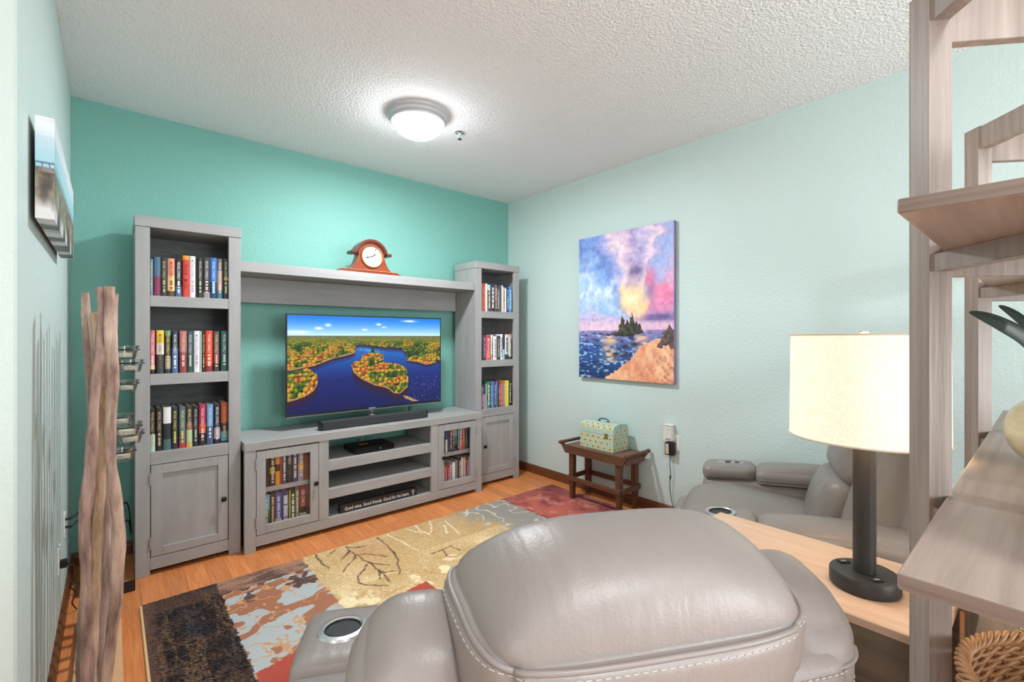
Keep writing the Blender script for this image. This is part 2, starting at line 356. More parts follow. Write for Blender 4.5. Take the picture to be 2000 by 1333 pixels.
# ------------------------------------------------------------------ data: book spines (x0, x1, height, look, bands, title mode, title colour)
BOOKS=[
('LT1',3.32,1.575,[
(0.167,0.182,0.207,'pale blue and cream',[(1,(120,150,170))],1,(225,220,120)),
(0.184,0.216,0.222,'blue and maroon',[(0.5,(70,105,130)),(1,(130,45,80))],0,None),
(0.217,0.247,0.221,'black',[(1,(45,45,44))],1,(190,175,120)),
(0.248,0.282,0.22,'peach and yellow',[(0.45,(235,150,115)),(0.85,(240,205,140)),(1,(90,60,40))],1,(160,50,35)),
(0.285,0.315,0.221,'black with blue foot',[(0.72,(38,34,42)),(1,(80,110,150))],1,(235,235,230)),
(0.319,0.352,0.245,'bright red',[(0.1,(225,150,60)),(1,(215,60,45))],2,(150,20,25)),
(0.353,0.383,0.245,'white',[(1,(240,238,238))],1,(205,175,180)),
(0.384,0.392,0.246,'thin black',[(1,(40,42,45))],0,None),
(0.392,0.419,0.24,'black with tan title',[(1,(48,46,44))],1,(200,190,150)),
(0.421,0.455,0.245,'charcoal with white title',[(0.85,(55,54,57)),(1,(150,145,140))],1,(225,210,210)),
(0.456,0.491,0.247,'royal blue',[(0.6,(50,110,190)),(1,(40,60,100))],1,(190,225,235)),
(0.492,0.52,0.245,'tan and teal',[(0.3,(110,105,100)),(0.8,(180,150,135)),(1,(70,120,130))],1,(235,215,200)),
(0.523,0.553,0.249,'dark grey with gold disc',[(1,(50,50,54))],3,(215,205,170)),
]),
('LT2',3.32,1.131,[
(0.166,0.191,0.247,'pink and cream',[(0.8,(215,110,120)),(0.9,(230,200,110)),(1,(60,40,40))],1,(245,230,230)),
(0.197,0.232,0.248,'yellow white and black',[(0.3,(240,205,60)),(0.56,(238,230,215)),(1,(60,60,62))],1,(110,95,60)),
(0.236,0.263,0.247,'olive with cream lettering',[(0.12,(120,155,120)),(0.6,(75,70,55)),(0.9,(170,160,150)),(1,(60,60,62))],1,(235,215,120)),
(0.268,0.298,0.245,'navy',[(0.4,(45,55,75)),(1,(85,115,155))],1,(235,240,245)),
(0.304,0.34,0.245,'rose brown',[(0.5,(190,120,110)),(1,(150,70,70))],1,(235,190,180)),
(0.342,0.371,0.244,'dark teal green',[(0.6,(70,85,90)),(1,(55,85,70))],1,(200,215,215)),
(0.374,0.404,0.246,'white',[(1,(238,238,240))],1,(190,175,185)),
(0.405,0.413,0.245,'thin white',[(1,(235,230,225))],0,None),
(0.414,0.431,0.244,'black with cream title',[(1,(60,50,40))],1,(225,200,150)),
(0.432,0.469,0.248,'bright red',[(0.85,(225,75,50)),(1,(140,45,50))],1,(245,210,190)),
(0.473,0.504,0.244,'mauve and brown',[(0.4,(95,85,80)),(0.8,(130,75,85)),(1,(70,60,60))],1,(230,190,150)),
(0.511,0.549,0.247,'dark green',[(1,(45,95,90))],1,(220,240,235)),
]),
('LT3',3.32,0.69,[
(0.166,0.192,0.244,'black and seafoam',[(0.6,(48,40,32)),(1,(190,220,205))],1,(215,195,140)),
(0.195,0.225,0.245,'black with tan title',[(1,(45,38,34))],1,(205,185,150)),
(0.228,0.265,0.245,'white over black',[(0.38,(240,240,238)),(0.75,(40,50,52)),(1,(80,110,110))],0,None),
(0.268,0.297,0.243,'black with yellow title',[(1,(52,50,55))],1,(220,215,110)),
(0.302,0.334,0.242,'slate with yellow title',[(0.65,(95,115,125)),(0.9,(135,100,105)),(1,(200,60,70))],1,(220,225,130)),
(0.337,0.367,0.244,'brown and pale green',[(0.4,(75,60,50)),(0.58,(160,100,85)),(0.9,(170,205,150)),(1,(225,180,90))],1,(225,220,175)),
(0.368,0.397,0.242,'black',[(1,(42,42,44))],1,(190,190,195)),
(0.4,0.434,0.245,'crimson and orange',[(0.48,(195,50,85)),(0.7,(230,95,50)),(1,(60,45,42))],1,(245,215,220)),
(0.438,0.472,0.243,'sky blue',[(0.55,(110,165,215)),(1,(75,100,130))],1,(230,240,250)),
(0.476,0.508,0.243,'charcoal',[(0.6,(50,50,56)),(0.88,(190,165,175)),(1,(45,45,50))],1,(225,225,225)),
(0.512,0.549,0.247,'rust orange',[(0.5,(190,85,50)),(0.72,(50,60,65)),(0.95,(90,165,175)),(1,(50,60,65))],1,(225,170,110)),
]),
('RT1',3.35,1.568,[
(2.532,2.546,0.249,'cream and red',[(1,(205,150,130))],0,None),
(2.546,2.578,0.254,'red',[(1,(190,60,50))],1,(220,130,110)),
(2.579,2.603,0.253,'cream',[(1,(240,228,205))],0,None),
(2.604,2.64,0.245,'black with light blue head',[(0.2,(160,205,220)),(1,(80,75,75))],1,(220,215,210)),
(2.642,2.684,0.252,'black with white title',[(1,(50,50,55))],1,(235,235,235)),
(2.686,2.717,0.251,'taupe',[(0.6,(110,100,92)),(1,(85,55,50))],1,(205,190,170)),
(2.718,2.738,0.229,'dark red with white strip',[(1,(85,55,55))],1,(235,230,215)),
(2.74,2.769,0.249,'dark slate',[(1,(75,78,84))],0,None),
(2.77,2.787,0.25,'white',[(1,(235,233,236))],0,None),
(2.788,2.809,0.233,'tan',[(1,(215,195,170))],1,(120,90,70)),
(2.809,2.828,0.224,'ivory',[(1,(244,238,232))],0,None),
(2.831,2.858,0.237,'navy',[(1,(35,60,115))],1,(190,210,230)),
(2.861,2.897,0.244,'light blue',[(1,(75,150,215))],1,(200,230,245)),
]),
('RT2',3.35,1.133,[
(2.534,2.549,0.234,'thin black',[(1,(35,36,40))],0,None),
(2.55,2.586,0.231,'black with magenta title',[(1,(55,60,68))],1,(200,120,170)),
(2.587,2.638,0.226,'red',[(0.6,(200,70,75)),(1,(225,105,80))],1,(240,190,180)),
(2.643,2.669,0.229,'cream with black lettering',[(0.8,(225,222,210)),(1,(210,140,150))],1,(60,60,60)),
(2.67,2.711,0.217,'white',[(1,(240,240,244))],1,(170,165,180)),
(2.712,2.754,0.22,'black with grey stripe',[(1,(55,53,52))],1,(170,165,155)),
(2.757,2.785,0.236,'white with black lettering',[(1,(238,240,244))],1,(70,70,70)),
(2.787,2.808,0.235,'black over light blue',[(0.6,(40,42,48)),(1,(165,205,215))],0,None),
(2.811,2.857,0.231,'white over teal',[(0.8,(220,228,230)),(1,(40,60,65))],1,(90,90,95)),
(2.86,2.892,0.238,'cream and pink',[(0.1,(220,140,140)),(0.9,(228,222,210)),(1,(60,60,55))],1,(150,140,110)),
]),
('RT3',3.35,0.692,[
(2.534,2.555,0.225,'navy and violet',[(0.5,(45,42,70)),(1,(110,85,110))],1,(215,205,215)),
(2.556,2.58,0.221,'pink and navy',[(0.4,(60,50,80)),(1,(190,130,160))],0,None),
(2.581,2.598,0.22,'pale mint',[(1,(150,175,155))],0,None),
(2.599,2.632,0.24,'green',[(0.5,(60,135,95)),(0.7,(45,60,60)),(1,(60,130,115))],1,(215,235,220)),
(2.634,2.654,0.233,'dark teal',[(1,(60,80,105))],1,(160,200,205)),
(2.654,2.677,0.24,'light blue',[(1,(90,150,205))],0,None),
(2.68,2.699,0.239,'navy with pale title',[(1,(60,65,130))],1,(205,190,225)),
(2.702,2.725,0.237,'slate blue',[(0.5,(110,125,170)),(1,(95,120,125))],0,None),
(2.731,2.753,0.232,'navy with pink title',[(1,(55,60,90))],1,(225,190,185)),
(2.754,2.787,0.239,'red',[(1,(205,85,75))],1,(235,160,135)),
(2.788,2.81,0.235,'grey',[(1,(145,145,140))],1,(210,200,180)),
(2.813,2.83,0.214,'thin yellow',[(1,(230,215,110))],0,None),
(2.831,2.858,0.238,'bright yellow',[(1,(240,225,70))],0,None),
(2.86,2.889,0.24,'black with cream title',[(1,(45,42,42))],1,(235,230,215)),
]),
('CL1',3.29,0.378,[
(0.73,0.779,0.22,'dark brown',[(1,(62,50,45))],0,None),
(0.779,0.81,0.217,'charcoal with yellow patch',[(0.45,(70,65,58)),(0.65,(200,195,70)),(1,(75,65,60))],1,(215,205,185)),
(0.811,0.839,0.223,'orange',[(0.4,(235,150,65)),(0.6,(80,60,50)),(1,(240,165,70))],0,None),
(0.84,0.851,0.218,'thin red orange',[(1,(215,100,50))],0,None),
(0.852,0.879,0.216,'blue grey with white title',[(1,(85,90,108))],1,(225,230,240)),
(0.882,0.914,0.223,'black with large cream title',[(1,(62,55,50))],2,(230,215,180)),
(0.916,0.948,0.228,'purple navy',[(1,(75,70,115))],1,(225,220,235)),
(0.951,0.989,0.228,'grey and orange',[(0.5,(150,130,125)),(0.7,(235,165,60)),(1,(165,150,165))],1,(235,215,210)),
(0.99,1.035,0.228,'maroon',[(1,(125,58,52))],0,None),
]),
('CL2',3.29,0.1,[
(0.73,0.779,0.227,'teal and moss green',[(0.45,(105,160,180)),(1,(75,95,70))],1,(190,205,190)),
(0.781,0.81,0.234,'black with orange title',[(1,(48,45,46))],1,(220,170,120)),
(0.811,0.849,0.229,'violet blue with orange foot',[(0.75,(80,85,150)),(1,(235,190,150))],1,(190,180,225)),
(0.851,0.894,0.226,'navy with large white title',[(1,(62,66,105))],2,(215,215,225)),
(0.895,0.905,0.225,'thin yellow',[(1,(215,200,70))],0,None),
(0.906,0.93,0.227,'black with bold white title',[(1,(45,44,44))],2,(235,235,230)),
(0.931,0.959,0.242,'olive grey',[(1,(120,118,95))],1,(200,195,165)),
(0.961,1.005,0.24,'red and black',[(0.6,(150,50,55)),(0.75,(60,45,45)),(1,(205,200,195))],4,(240,220,215)),
(1.005,1.035,0.239,'brown',[(1,(105,75,62))],0,None),
]),
('CR1',3.29,0.372,[
(2.074,2.111,0.208,'black',[(1,(55,50,52))],1,(200,150,110)),
(2.114,2.134,0.216,'navy over white',[(0.5,(65,80,125)),(1,(235,238,245))],0,None),
(2.135,2.153,0.22,'slate navy',[(1,(70,75,105))],0,None),
(2.155,2.179,0.207,'dark red and grey',[(0.4,(130,55,60)),(1,(95,90,98))],1,(220,215,220)),
(2.18,2.202,0.217,'coral over black',[(0.4,(205,110,105)),(1,(60,50,52))],1,(220,200,190)),
(2.203,2.23,0.208,'mint and black',[(0.4,(120,170,155)),(0.75,(60,125,105)),(1,(50,48,50))],0,None),
(2.231,2.252,0.207,'black',[(1,(45,46,56))],1,(190,190,200)),
(2.254,2.279,0.221,'grey green and pink',[(0.6,(130,150,150)),(1,(210,130,125))],1,(230,230,220)),
(2.28,2.312,0.21,'brick red',[(1,(185,80,68))],1,(225,160,140)),
(2.313,2.336,0.215,'dark olive',[(1,(80,75,62))],1,(170,160,120)),
(2.338,2.391,0.22,'deep blue',[(1,(45,70,110))],0,None),
]),
('CR2',3.29,0.1,[
(2.074,2.106,0.173,'white',[(1,(240,235,230))],0,None),
(2.107,2.128,0.168,'red',[(1,(200,75,75))],1,(235,180,170)),
(2.129,2.156,0.166,'dark crimson',[(1,(155,35,50))],1,(225,150,150)),
(2.157,2.181,0.164,'pale grey pink',[(1,(205,185,185))],1,(140,110,110)),
(2.183,2.211,0.183,'tall white',[(1,(243,238,230))],0,None),
(2.212,2.239,0.198,'grey',[(0.85,(130,125,125)),(1,(225,180,160))],0,None),
(2.241,2.273,0.212,'black',[(1,(45,42,45))],1,(220,210,200)),
(2.274,2.29,0.208,'thin ivory',[(1,(244,240,232))],0,None),
(2.292,2.322,0.206,'tan and rose',[(1,(200,150,130))],1,(235,215,200)),
(2.323,2.351,0.203,'maroon',[(1,(120,45,70))],1,(225,190,195)),
(2.352,2.358,0.205,'very thin white',[(1,(235,230,230))],0,None),
(2.36,2.391,0.207,'dark plum',[(1,(85,55,75))],0,None),
]),
]
# printed-picture outlines
TV_LB=[(-0.007, 0.206), (0.388, 0.211), (0.393, 0.304), (0.389, 0.38), (0.334, 0.408), (0.256, 0.434), (0.198, 0.472), (0.149, 0.503), (0.058, 0.532), (-0.006, 0.547)]
TV_RB=[(0.374, 0.206), (1.013, 0.206), (1.013, 0.521), (0.936, 0.473), (0.844, 0.421), (0.74, 0.407), (0.718, 0.373), (0.716, 0.352), (0.587, 0.333), (0.514, 0.319), (0.457, 0.299), (0.388, 0.307)]
TV_RI=[(0.738, 0.485), (0.744, 0.417), (0.844, 0.406), (0.957, 0.46), (0.966, 0.523), (0.894, 0.548), (0.82, 0.507)]
TV_LI=[(-0.012, 0.576), (0.07, 0.545), (0.118, 0.543), (0.146, 0.58), (0.166, 0.637), (0.163, 0.697), (0.143, 0.761), (0.095, 0.811), (0.047, 0.838), (-0.011, 0.857)]
TV_CI=[(0.368, 0.524), (0.388, 0.488), (0.44, 0.455), (0.433, 0.41), (0.5, 0.388), (0.572, 0.407), (0.578, 0.461), (0.543, 0.484), (0.587, 0.504), (0.632, 0.524), (0.701, 0.552), (0.744, 0.604), (0.752, 0.716), (0.746, 0.797), (0.693, 0.866), (0.648, 0.855), (0.617, 0.809), (0.588, 0.782), (0.515, 0.747), (0.43, 0.67), (0.382, 0.594)]
TV_SB=[(0.713, 0.905), (0.748, 0.915), (0.828, 0.985), (0.788, 0.986), (0.732, 0.938)]
PA_IS=[(0.265, 0.696), (0.391, 0.685), (0.461, 0.675), (0.469, 0.628), (0.488, 0.6), (0.501, 0.56), (0.518, 0.601), (0.529, 0.629), (0.552, 0.592), (0.573, 0.621), (0.592, 0.575), (0.602, 0.543), (0.614, 0.581), (0.624, 0.623), (0.646, 0.605), (0.659, 0.633), (0.681, 0.62), (0.7, 0.661), (0.716, 0.68), (0.671, 0.697), (0.585, 0.71), (0.437, 0.705)]
PA_SA=[(0.283, 1.002), (0.462, 0.928), (0.566, 0.871), (0.639, 0.815), (0.697, 0.77), (0.807, 0.735), (0.886, 0.714), (1.013, 0.702), (1.006, 1.006)]
PA_BU=[(0.893, 0.718), (0.907, 0.683), (0.94, 0.667), (0.967, 0.628), (0.99, 0.668), (1.015, 0.66), (1.016, 0.779), (0.972, 0.788), (0.949, 0.753), (0.871, 0.779), (0.838, 0.775)]
RUG_LEAF=[[(1.126, 2.924), (1.125, 2.84), (1.136, 2.767), (1.143, 2.66), (1.157, 2.589), (1.155, 2.499), (1.158, 2.435), (1.148, 2.352)], [(1.13, 2.912), (1.165, 2.867), (1.221, 2.842)], [(1.125, 2.84), (1.074, 2.797), (1.037, 2.766)], [(1.134, 2.768), (1.19, 2.728), (1.274, 2.616)], [(1.134, 2.768), (1.089, 2.707), (1.034, 2.666), (0.988, 2.615)], [(1.143, 2.66), (1.162, 2.6), (1.229, 2.524)], [(1.134, 2.608), (1.089, 2.548), (1.041, 2.51), (1.016, 2.454)], [(1.155, 2.499), (1.17, 2.459), (1.226, 2.424)], [(1.155, 2.499), (1.136, 2.44), (1.113, 2.396)], [(1.332, 2.916), (1.336, 2.768), (1.318, 2.618), (1.273, 2.489), (1.229, 2.387)], [(1.014, 2.45), (1.03, 2.398), (1.123, 2.312)], [(0.944, 2.932), (0.939, 2.866), (0.946, 2.714)], [(1.072, 2.928), (1.032, 2.896), (0.998, 2.862)], [(1.487, 2.479), (1.568, 2.483), (1.632, 2.496), (1.644, 2.401)], [(1.568, 2.483), (1.543, 2.391), (1.587, 2.346)]]
RUG_WHITE=[[(1.411, 2.924), (1.418, 2.805), (1.438, 2.68), (1.453, 2.566)], [(1.545, 2.918), (1.574, 2.842), (1.627, 2.737)], [(1.625, 2.921), (1.606, 2.835), (1.623, 2.731)], [(1.744, 2.927), (1.686, 2.806), (1.623, 2.731)], [(1.832, 2.862), (1.808, 2.742), (1.783, 2.603)], [(1.782, 2.785), (1.72, 2.677)]]

# ================================================================== the setting
M_teal = mat('teal_wall_paint', (124, 181, 169), 0.55, spec=.35, bump=(60, 0.34))
M_mint = mat('pale_mint_wall_paint', (204, 222, 218), 0.5, bump=(60, 0.26))
M_ceil = mat('white_stippled_ceiling', (246, 246, 247), 0.9, bump=(84, 1.0))
M_base = mat('stained_baseboard', (120, 70, 42), 0.4, noise=((3, 3, 60), 0.7, (88, 48, 28)))
M_plank = mat('bamboo_plank', (230, 148, 86), 0.33, noise=((85, 4.0, 30), 0.9, (190, 108, 58)), var=0.12, rand=37.0, bump=(1.0, 0.05, (150, 5, 60)))
M_sub = mat('dark_subfloor', (60, 38, 24), 0.8)

b = B(); b.box(XF - .12, XR + .12, YR - .12, YB + .12, -.05, -.016)
floor = struct('floor', b, M_sub)
# strip planks running toward the television wall, one object each, mesh shared by length
def plank_mesh(L, wd):
    bb = B(); bb.box(0, wd, 0, L, -.0155, 0, bev=.0006)
    me = bpy.data.meshes.new('plank'); bb.bm.to_mesh(me); bb.bm.free(); me.materials.append(M_plank); return me
PW = 0.0985; pm = {}
def plank(x, y0, y1, wd):
    key = (round(y1 - y0, 3), round(wd, 3))
    if key not in pm: pm[key] = plank_mesh(y1 - y0 - .0006, wd - .0004)
    o = bpy.data.objects.new('plank', pm[key]); C.objects.link(o); o.parent = floor; o.location = (x, y0, 0)
ncol = int(math.ceil((XR - XL) / PW))
offs = [0.0, 0.62, 0.3, 0.93, 0.15, 0.78, 0.46, 1.08]
for i in range(ncol):
    x0 = XL + i * PW; wd = min(PW, XR - x0)
    y = YB; first = True; y_end = YR
    L = 1.22 - offs[i % 8]
    if L < .25: L += 1.22
    while y > y_end + .01:
        y0 = max(y_end, y - L)
        plank(x0, y0, y, wd); y = y0; L = 1.22
ncol2 = int(math.ceil((XL - XF) / 0.19))
for i in range(ncol2):                       # the wider boards of the part behind and left of the camera
    x1 = XL - i * 0.19; x0 = max(XF, x1 - 0.19)
    y = YE
    while y > YR + .01:
        y0 = max(YR, y - 2.2); plank(x0, y0, y, x1 - x0); y = y0

b = B(); b.box(XF - .12, XR + .12, YR - .12, YB + .12, H, H + .1); struct('ceiling', b, M_ceil)
b = B(); b.box(XL - .12, XR + .12, YB, YB + .12, -.05, H); struct('wall_back', b, M_teal)
b = B(); b.box(XR, XR + .12, YR - .12, YB, -.05, H); struct('wall_right', b, M_mint)
b = B(); b.box(XL - .12, XL, YE, YB, -.05, H, bev=.006); struct('wall_left', b, M_mint)
b = B(); b.box(XF, XL - .12, YE, YE + .12, -.05, H); struct('wall_return', b, M_mint)
# two walls outside the frame, each opened for an added window with fill light
WW, WZ0, WZ1 = .78, .70, 2.2
def pierced(name, along, lo, hi, c, d0, d1):
    b = B()
    for a0, a1, z0, z1 in ((lo, c - WW, -.05, H), (c + WW, hi, -.05, H), (c - WW, c + WW, -.05, WZ0), (c - WW, c + WW, WZ1, H)):
        if along == 'X': b.box(a0, a1, d0, d1, z0, z1)
        else: b.box(d0, d1, a0, a1, z0, z1)
    struct(name, b, M_mint)
pierced('wall_rear', 'X', XF, XR, WIN_X, YR - .12, YR)
pierced('wall_far', 'Y', YR - .12, YE + .12, WIN_Y, XF - .12, XF)
def window(name, along, c, d):  # frames of the added windows around the fill lights
    b = B(); t = .05
    for a0, a1, z0, z1 in ((c - WW, c + WW, WZ0, WZ0 + t), (c - WW, c + WW, WZ1 - t, WZ1), (c - WW, c - WW + t, WZ0 + t, WZ1 - t), (c + WW - t, c + WW, WZ0 + t, WZ1 - t), (c - WW + t, c + WW - t, 1.43, 1.47)):
        if along == 'X': b.box(a0, a1, d - .08, d + .015, z0, z1)
        else: b.box(d - .08, d + .015, a0, a1, z0, z1)
    struct(name, b, M_wht)
window('added_window_1', 'X', WIN_X, YR); window('added_window_2', 'Y', WIN_Y, XF)
# baseboards with a stepped top
def baseboard(name, poly, d0, d1, plane):
    b = B(); b.prism(poly, d0, d1, plane); struct(name, b, M_base)
bp = [(0, 0), (.016, 0), (.016, .055), (.012, .063), (.012, .07), (.007, .078), (0, .08)]
baseboard('baseboard_right', [(XR - p[0], p[1]) for p in bp], YR, YB - .018, 'XZ')
baseboard('baseboard_back', [(YB - p[0], p[1]) for p in bp], XL, XR, 'YZ')
baseboard('baseboard_left', [(XL + p[0], p[1]) for p in bp], YE, YB - .018, 'XZ')

# ================================================================== ceiling light, sprinkler
def ceiling_light(loc, label, strength, led):
    t = thing('ceiling_light', label, 'lamp', loc)
    b = B(); b.lathe([(0, 0), (.190, 0), (.190, -.010), (.186, -.016), (.178, -.022), (.176, -.040), (.168, -.046), (.166, -.058), (.158, -.062), (.150, -.060), (.0, -.058)], 48)
    obj('mounting_ring', b, mat('brushed_nickel', (196, 196, 198), 0.5, metal=0.25), t, smooth=True)
    prof = [(.153, -.060)]
    for k in range(1, 13):
        a = k / 12 * math.pi / 2
        prof.append((.153 * math.cos(a) if k < 12 else 0, -.060 - .088 * math.sin(a)))
    b = B(); b.lathe(prof, 48)
    gm = bpy.data.materials.new('glowing_glass'); gm.use_nodes = True; nt = gm.node_tree; nt.nodes.remove(nt.nodes['Principled BSDF'])
    em = nt.nodes.new('ShaderNodeEmission'); em.inputs[0].default_value = s2l((244, 249, 255)); em.inputs[1].default_value = strength
    tr = nt.nodes.new('ShaderNodeBsdfTransparent'); ad = nt.nodes.new('ShaderNodeAddShader')
    nt.links.new(em.outputs[0], ad.inputs[0]); nt.links.new(tr.outputs[0], ad.inputs[1]); nt.links.new(ad.outputs[0], nt.nodes['Material Output'].inputs['Surface'])
    l = bpy.data.lights.new('led_disc', 'AREA'); l.shape = 'DISK'; l.size = .24; l.energy = led; l.color = (.92, .955, 1.0)
    lo = bpy.data.objects.new('led_disc', l); C.objects.link(lo); lo.parent = t; lo.location = (0, 0, -.075)
    obj('glass_dome', b, gm, t, smooth=True)
    b = B(); b.lathe([(0, -.146), (.011, -.147), (.014, -.152), (.010, -.158), (.006, -.163), (0, -.164)], 20)
    obj('finial', b, mat('finial_metal', (150, 150, 152), .4, metal=.4), t, smooth=True)
    return t
ceiling_light((1.467, 2.605, H), 'lit white dome ceiling light with a grey metal ring', LAMP_DOME, LAMP_LED)
ceiling_light((0.2, -1.2, H), 'added dome ceiling light behind the viewer, for fill light', FILL_LAMP, LAMP_LED * .8)  # added fixture out of view, soft fill from behind
t = thing('sprinkler_head', 'small chrome fire sprinkler head on the ceiling beside the dome light', 'sprinkler', (1.812, 2.648, H))
b = B(); b.lathe([(0, 0), (.034, 0), (.034, -.003), (.026, -.008), (.012, -.009), (.010, -.016), (0, -.016)], 24); obj('escutcheon', b, M_chrome, t, smooth=True)
b = B()
for s in (-1, 1): b.tube([(s * .009, 0, -.012), (s * .014, 0, -.026), (s * .009, 0, -.040), (0, 0, -.046)], .0028, 6)
b.tube([(0, 0, -.014), (0, 0, -.044)], .003, 8); obj('frame', b, M_chrome, t, smooth=True)
b = B(); b.lathe([(0, -.046), (.013, -.047), (.013, -.049), (0, -.050)], 16); obj('deflector', b, M_hard, t)

# ================================================================== wall unit: two bookcases, bridge, console
def knob(parent, x, y, z):
    b = B(); b.lathe([(.006, 0), (.006, -.012), (.013, -.016), (.0155, -.022), (.013, -.028), (.006, -.031), (0, -.032)], 16, c=(x, y, z), axis='Y')
    return obj('knob', b, M_hard, parent, smooth=True)
def hinge(parent, x, y, z):
    b = B(); b.tube([(x, y - .003, z - .03), (x, y - .003, z + .03)], .0048, 8)
    for zz in (-.031, .031): b.tube([(x, y - .003, z + zz - .003), (x, y - .003, z + zz + .003)], .0035, 6)
    b.box(x - .008, x + .008, y - .0015, y + .002, z - .026, z + .026)
    return obj('hinge', b, M_pewter, parent, smooth=True)
def bookcase(x, y, D, label, mirror):
    """local origin: front left bottom corner"""
    W, Hh, st = .512, 2.018, .065
    t = thing('bookcase', label, 'bookcase', (x, y, 0))
    part = lambda n, b, m=M_wv: obj(n, b, m, t)
    # front frame
    for xa in (0, W - st):
        b = B(); b.box(xa, xa + st, 0, .022, 0, Hh - .061, bev=.0015); part('stile', b)
    b = B(); b.box(-.003, W + .003, -.004, D, Hh - .060, Hh, bev=.002); part('top', b, M_wh)
    for xa in (.001, W - .019):
        b = B(); b.box(xa, xa + .018, .0225, D, 0, Hh - .061); part('side_panel', b)
    b = B(); b.box(.02, W - .02, D - .008, D, .04, Hh - .061); part('back_panel', b, mat('shaded_bookcase_back', (112, 114, 114), .6, noise=((8, 8, 40), .8, (84, 86, 88))))  # same grey wood, shade of the recess put into darker colours
    for z0, z1 in ((1.513, 1.575), (1.069, 1.131), (.620, .690)):
        b = B(); b.box(st + .0005, W - st - .0005, .001, .021, z0, z1, bev=.0015); part('shelf_rail', b, M_wh)
        b = B(); b.box(.0195, W - .0195, .0215, D - .0085, z1 - .022, z1); part('shelf', b, M_wh)
    b = B(); b.box(st + .0005, W - st - .0005, .001, .021, .030, .098, bev=.0015); part('bottom_rail', b, M_wh)
    b = B(); b.box(.0195, W - .0195, .0215, D - .0085, .076, .098); part('shelf', b, M_wh)
    # door: stiles, rails, recessed panel
    dx0, dx1, dz0, dz1, f = st + .004, W - st - .004, .102, .616, .052
    b = B()
    b.box(dx0, dx0 + f, 0, .02, dz0, dz1, bev=.0012); b.box(dx1 - f, dx1, 0, .02, dz0, dz1, bev=.0012)
    b.box(dx0 + f, dx1 - f, 0, .02, dz1 - f, dz1, bev=.0012); b.box(dx0 + f, dx1 - f, 0, .02, dz0, dz0 + f - .004, bev=.0012)
    d = part('door', b)
    b = B(); b.box(dx0 + f - .004, dx1 - f + .004, .011, .016, dz0 + f - .008, dz1 - f + .004); obj('door_panel', b, M_wv, d)
    kx = dx1 - .024 if not mirror else dx0 + .024
    knob(d, kx, 0, .355)
    hx = dx0 - .004 if not mirror else dx1 + .004
    hinge(d, hx, 0, .54); hinge(d, hx, 0, .18)
    return t
bookcase(.102, 3.30, .36, 'tall grey wooden bookcase at the left end of the wall unit', False)
bookcase(2.451, 3.33, .33, 'tall grey wooden bookcase at the right end of the wall unit', True)

t = thing('bridge_shelf', 'grey wooden bridge shelf joining the two bookcases above the television', 'shelf', (.618, 3.345, 1.58))
b = B(); b.box(0, 1.830, 0, .315, .177, .242, bev=.002); obj('shelf_board', b, M_wh, t)
b = B(); b.box(0.003, 1.827, .295, .314, 0, .176, bev=.0015); obj('back_rail', b, M_wh, t)

def console():
    t = thing('media_console', 'low grey wooden media console with two glass doors and open shelves', 'console', (.622, 3.235, 0))
    W, D = 1.824, .445
    part = lambda n, b, m=M_wh: obj(n, b, m, t)
    b = B(); b.box(-.002, W + .002, -.004, D, .632, .687, bev=.002); part('top', b)
    for xa, wd in ((0, .063), (W - .063, .063)):
        b = B(); b.box(xa, xa + wd, 0, .03, 0, .6315, bev=.0015); part('leg', b, M_wv)
        b = B(); b.box(xa, xa + wd, D - .04, D, 0, .6315, bev=.0015); part('leg', b, M_wv)
    for xa in (.445, 1.318):
        b = B(); b.box(xa, xa + .066, .001, .024, .0975, .6315, bev=.0012); part('stile', b, M_wv)
        b = B(); b.box(xa + .024, xa + .042, .0245, D - .012, .0975, .6315); part('divider', b, M_wv)
    for xa in (.022, W - .04):
        b = B(); b.box(xa, xa + .018, .031, D - .041, .03, .6315); part('side_panel', b, M_wv)
    b = B(); b.box(.0635, W - .0635, .002, .026, .030, .097, bev=.0015); part('bottom_rail', b)
    b = B(); b.box(.041, W - .041, .0265, D - .012, .070, .0965); part('bottom_shelf', b)
    for z0, z1 in ((.419, .489), (.226, .294)):
        b = B(); b.box(.5115, 1.3175, .002, .022, z0, z1, bev=.0015); part('shelf_rail', b)
        b = B(); b.box(.488, 1.341, .0225, D - .012, z1 - .022, z1); part('shelf', b)
    for xa, xb in ((.041, .468), (1.361, W - .041)):
        b = B(); b.box(xa, xb, .05, D - .012, .346, .3755); part('shelf', b)
        b = B(); b.box(xa, xb, D - .0115, D - .004, .05, .6315); part('back_panel', b, mat('shaded_bookcase_back', (112, 114, 114)))
    b = B(); b.box(.47, 1.36, D - .0115, D - .004, .05, .42); part('back_panel', b, mat('shaded_bookcase_back', (112, 114, 114)))
    for k, (xa, xb) in enumerate(((.066, .442), (1.386, 1.760))):
        z0, z1, f = .101, .624, .053
        b = B()
        b.box(xa, xa + f, 0, .02, z0, z1, bev=.0012); b.box(xb - f, xb, 0, .02, z0, z1, bev=.0012)
        b.box(xa + f, xb - f, 0, .02, z1 - f, z1, bev=.0012); b.box(xa + f, xb - f, 0, .02, z0, z0 + f, bev=.0012)
        d = part('door', b, M_wv)
        b = B(); b.box(xa + f - .004, xb - f + .004, .010, .013, z0 + f - .004, z1 - f + .004); tag(obj('glass_pane', b, M_glass, d), 'clear glass pane')
        knob(d, xb - .021 if k == 0 else xa + .037, 0, .358)
        hx = xa - .003 if k == 0 else xb + .003
        hinge(d, hx, 0, .545); hinge(d, hx, 0, .18)
    return t
console()

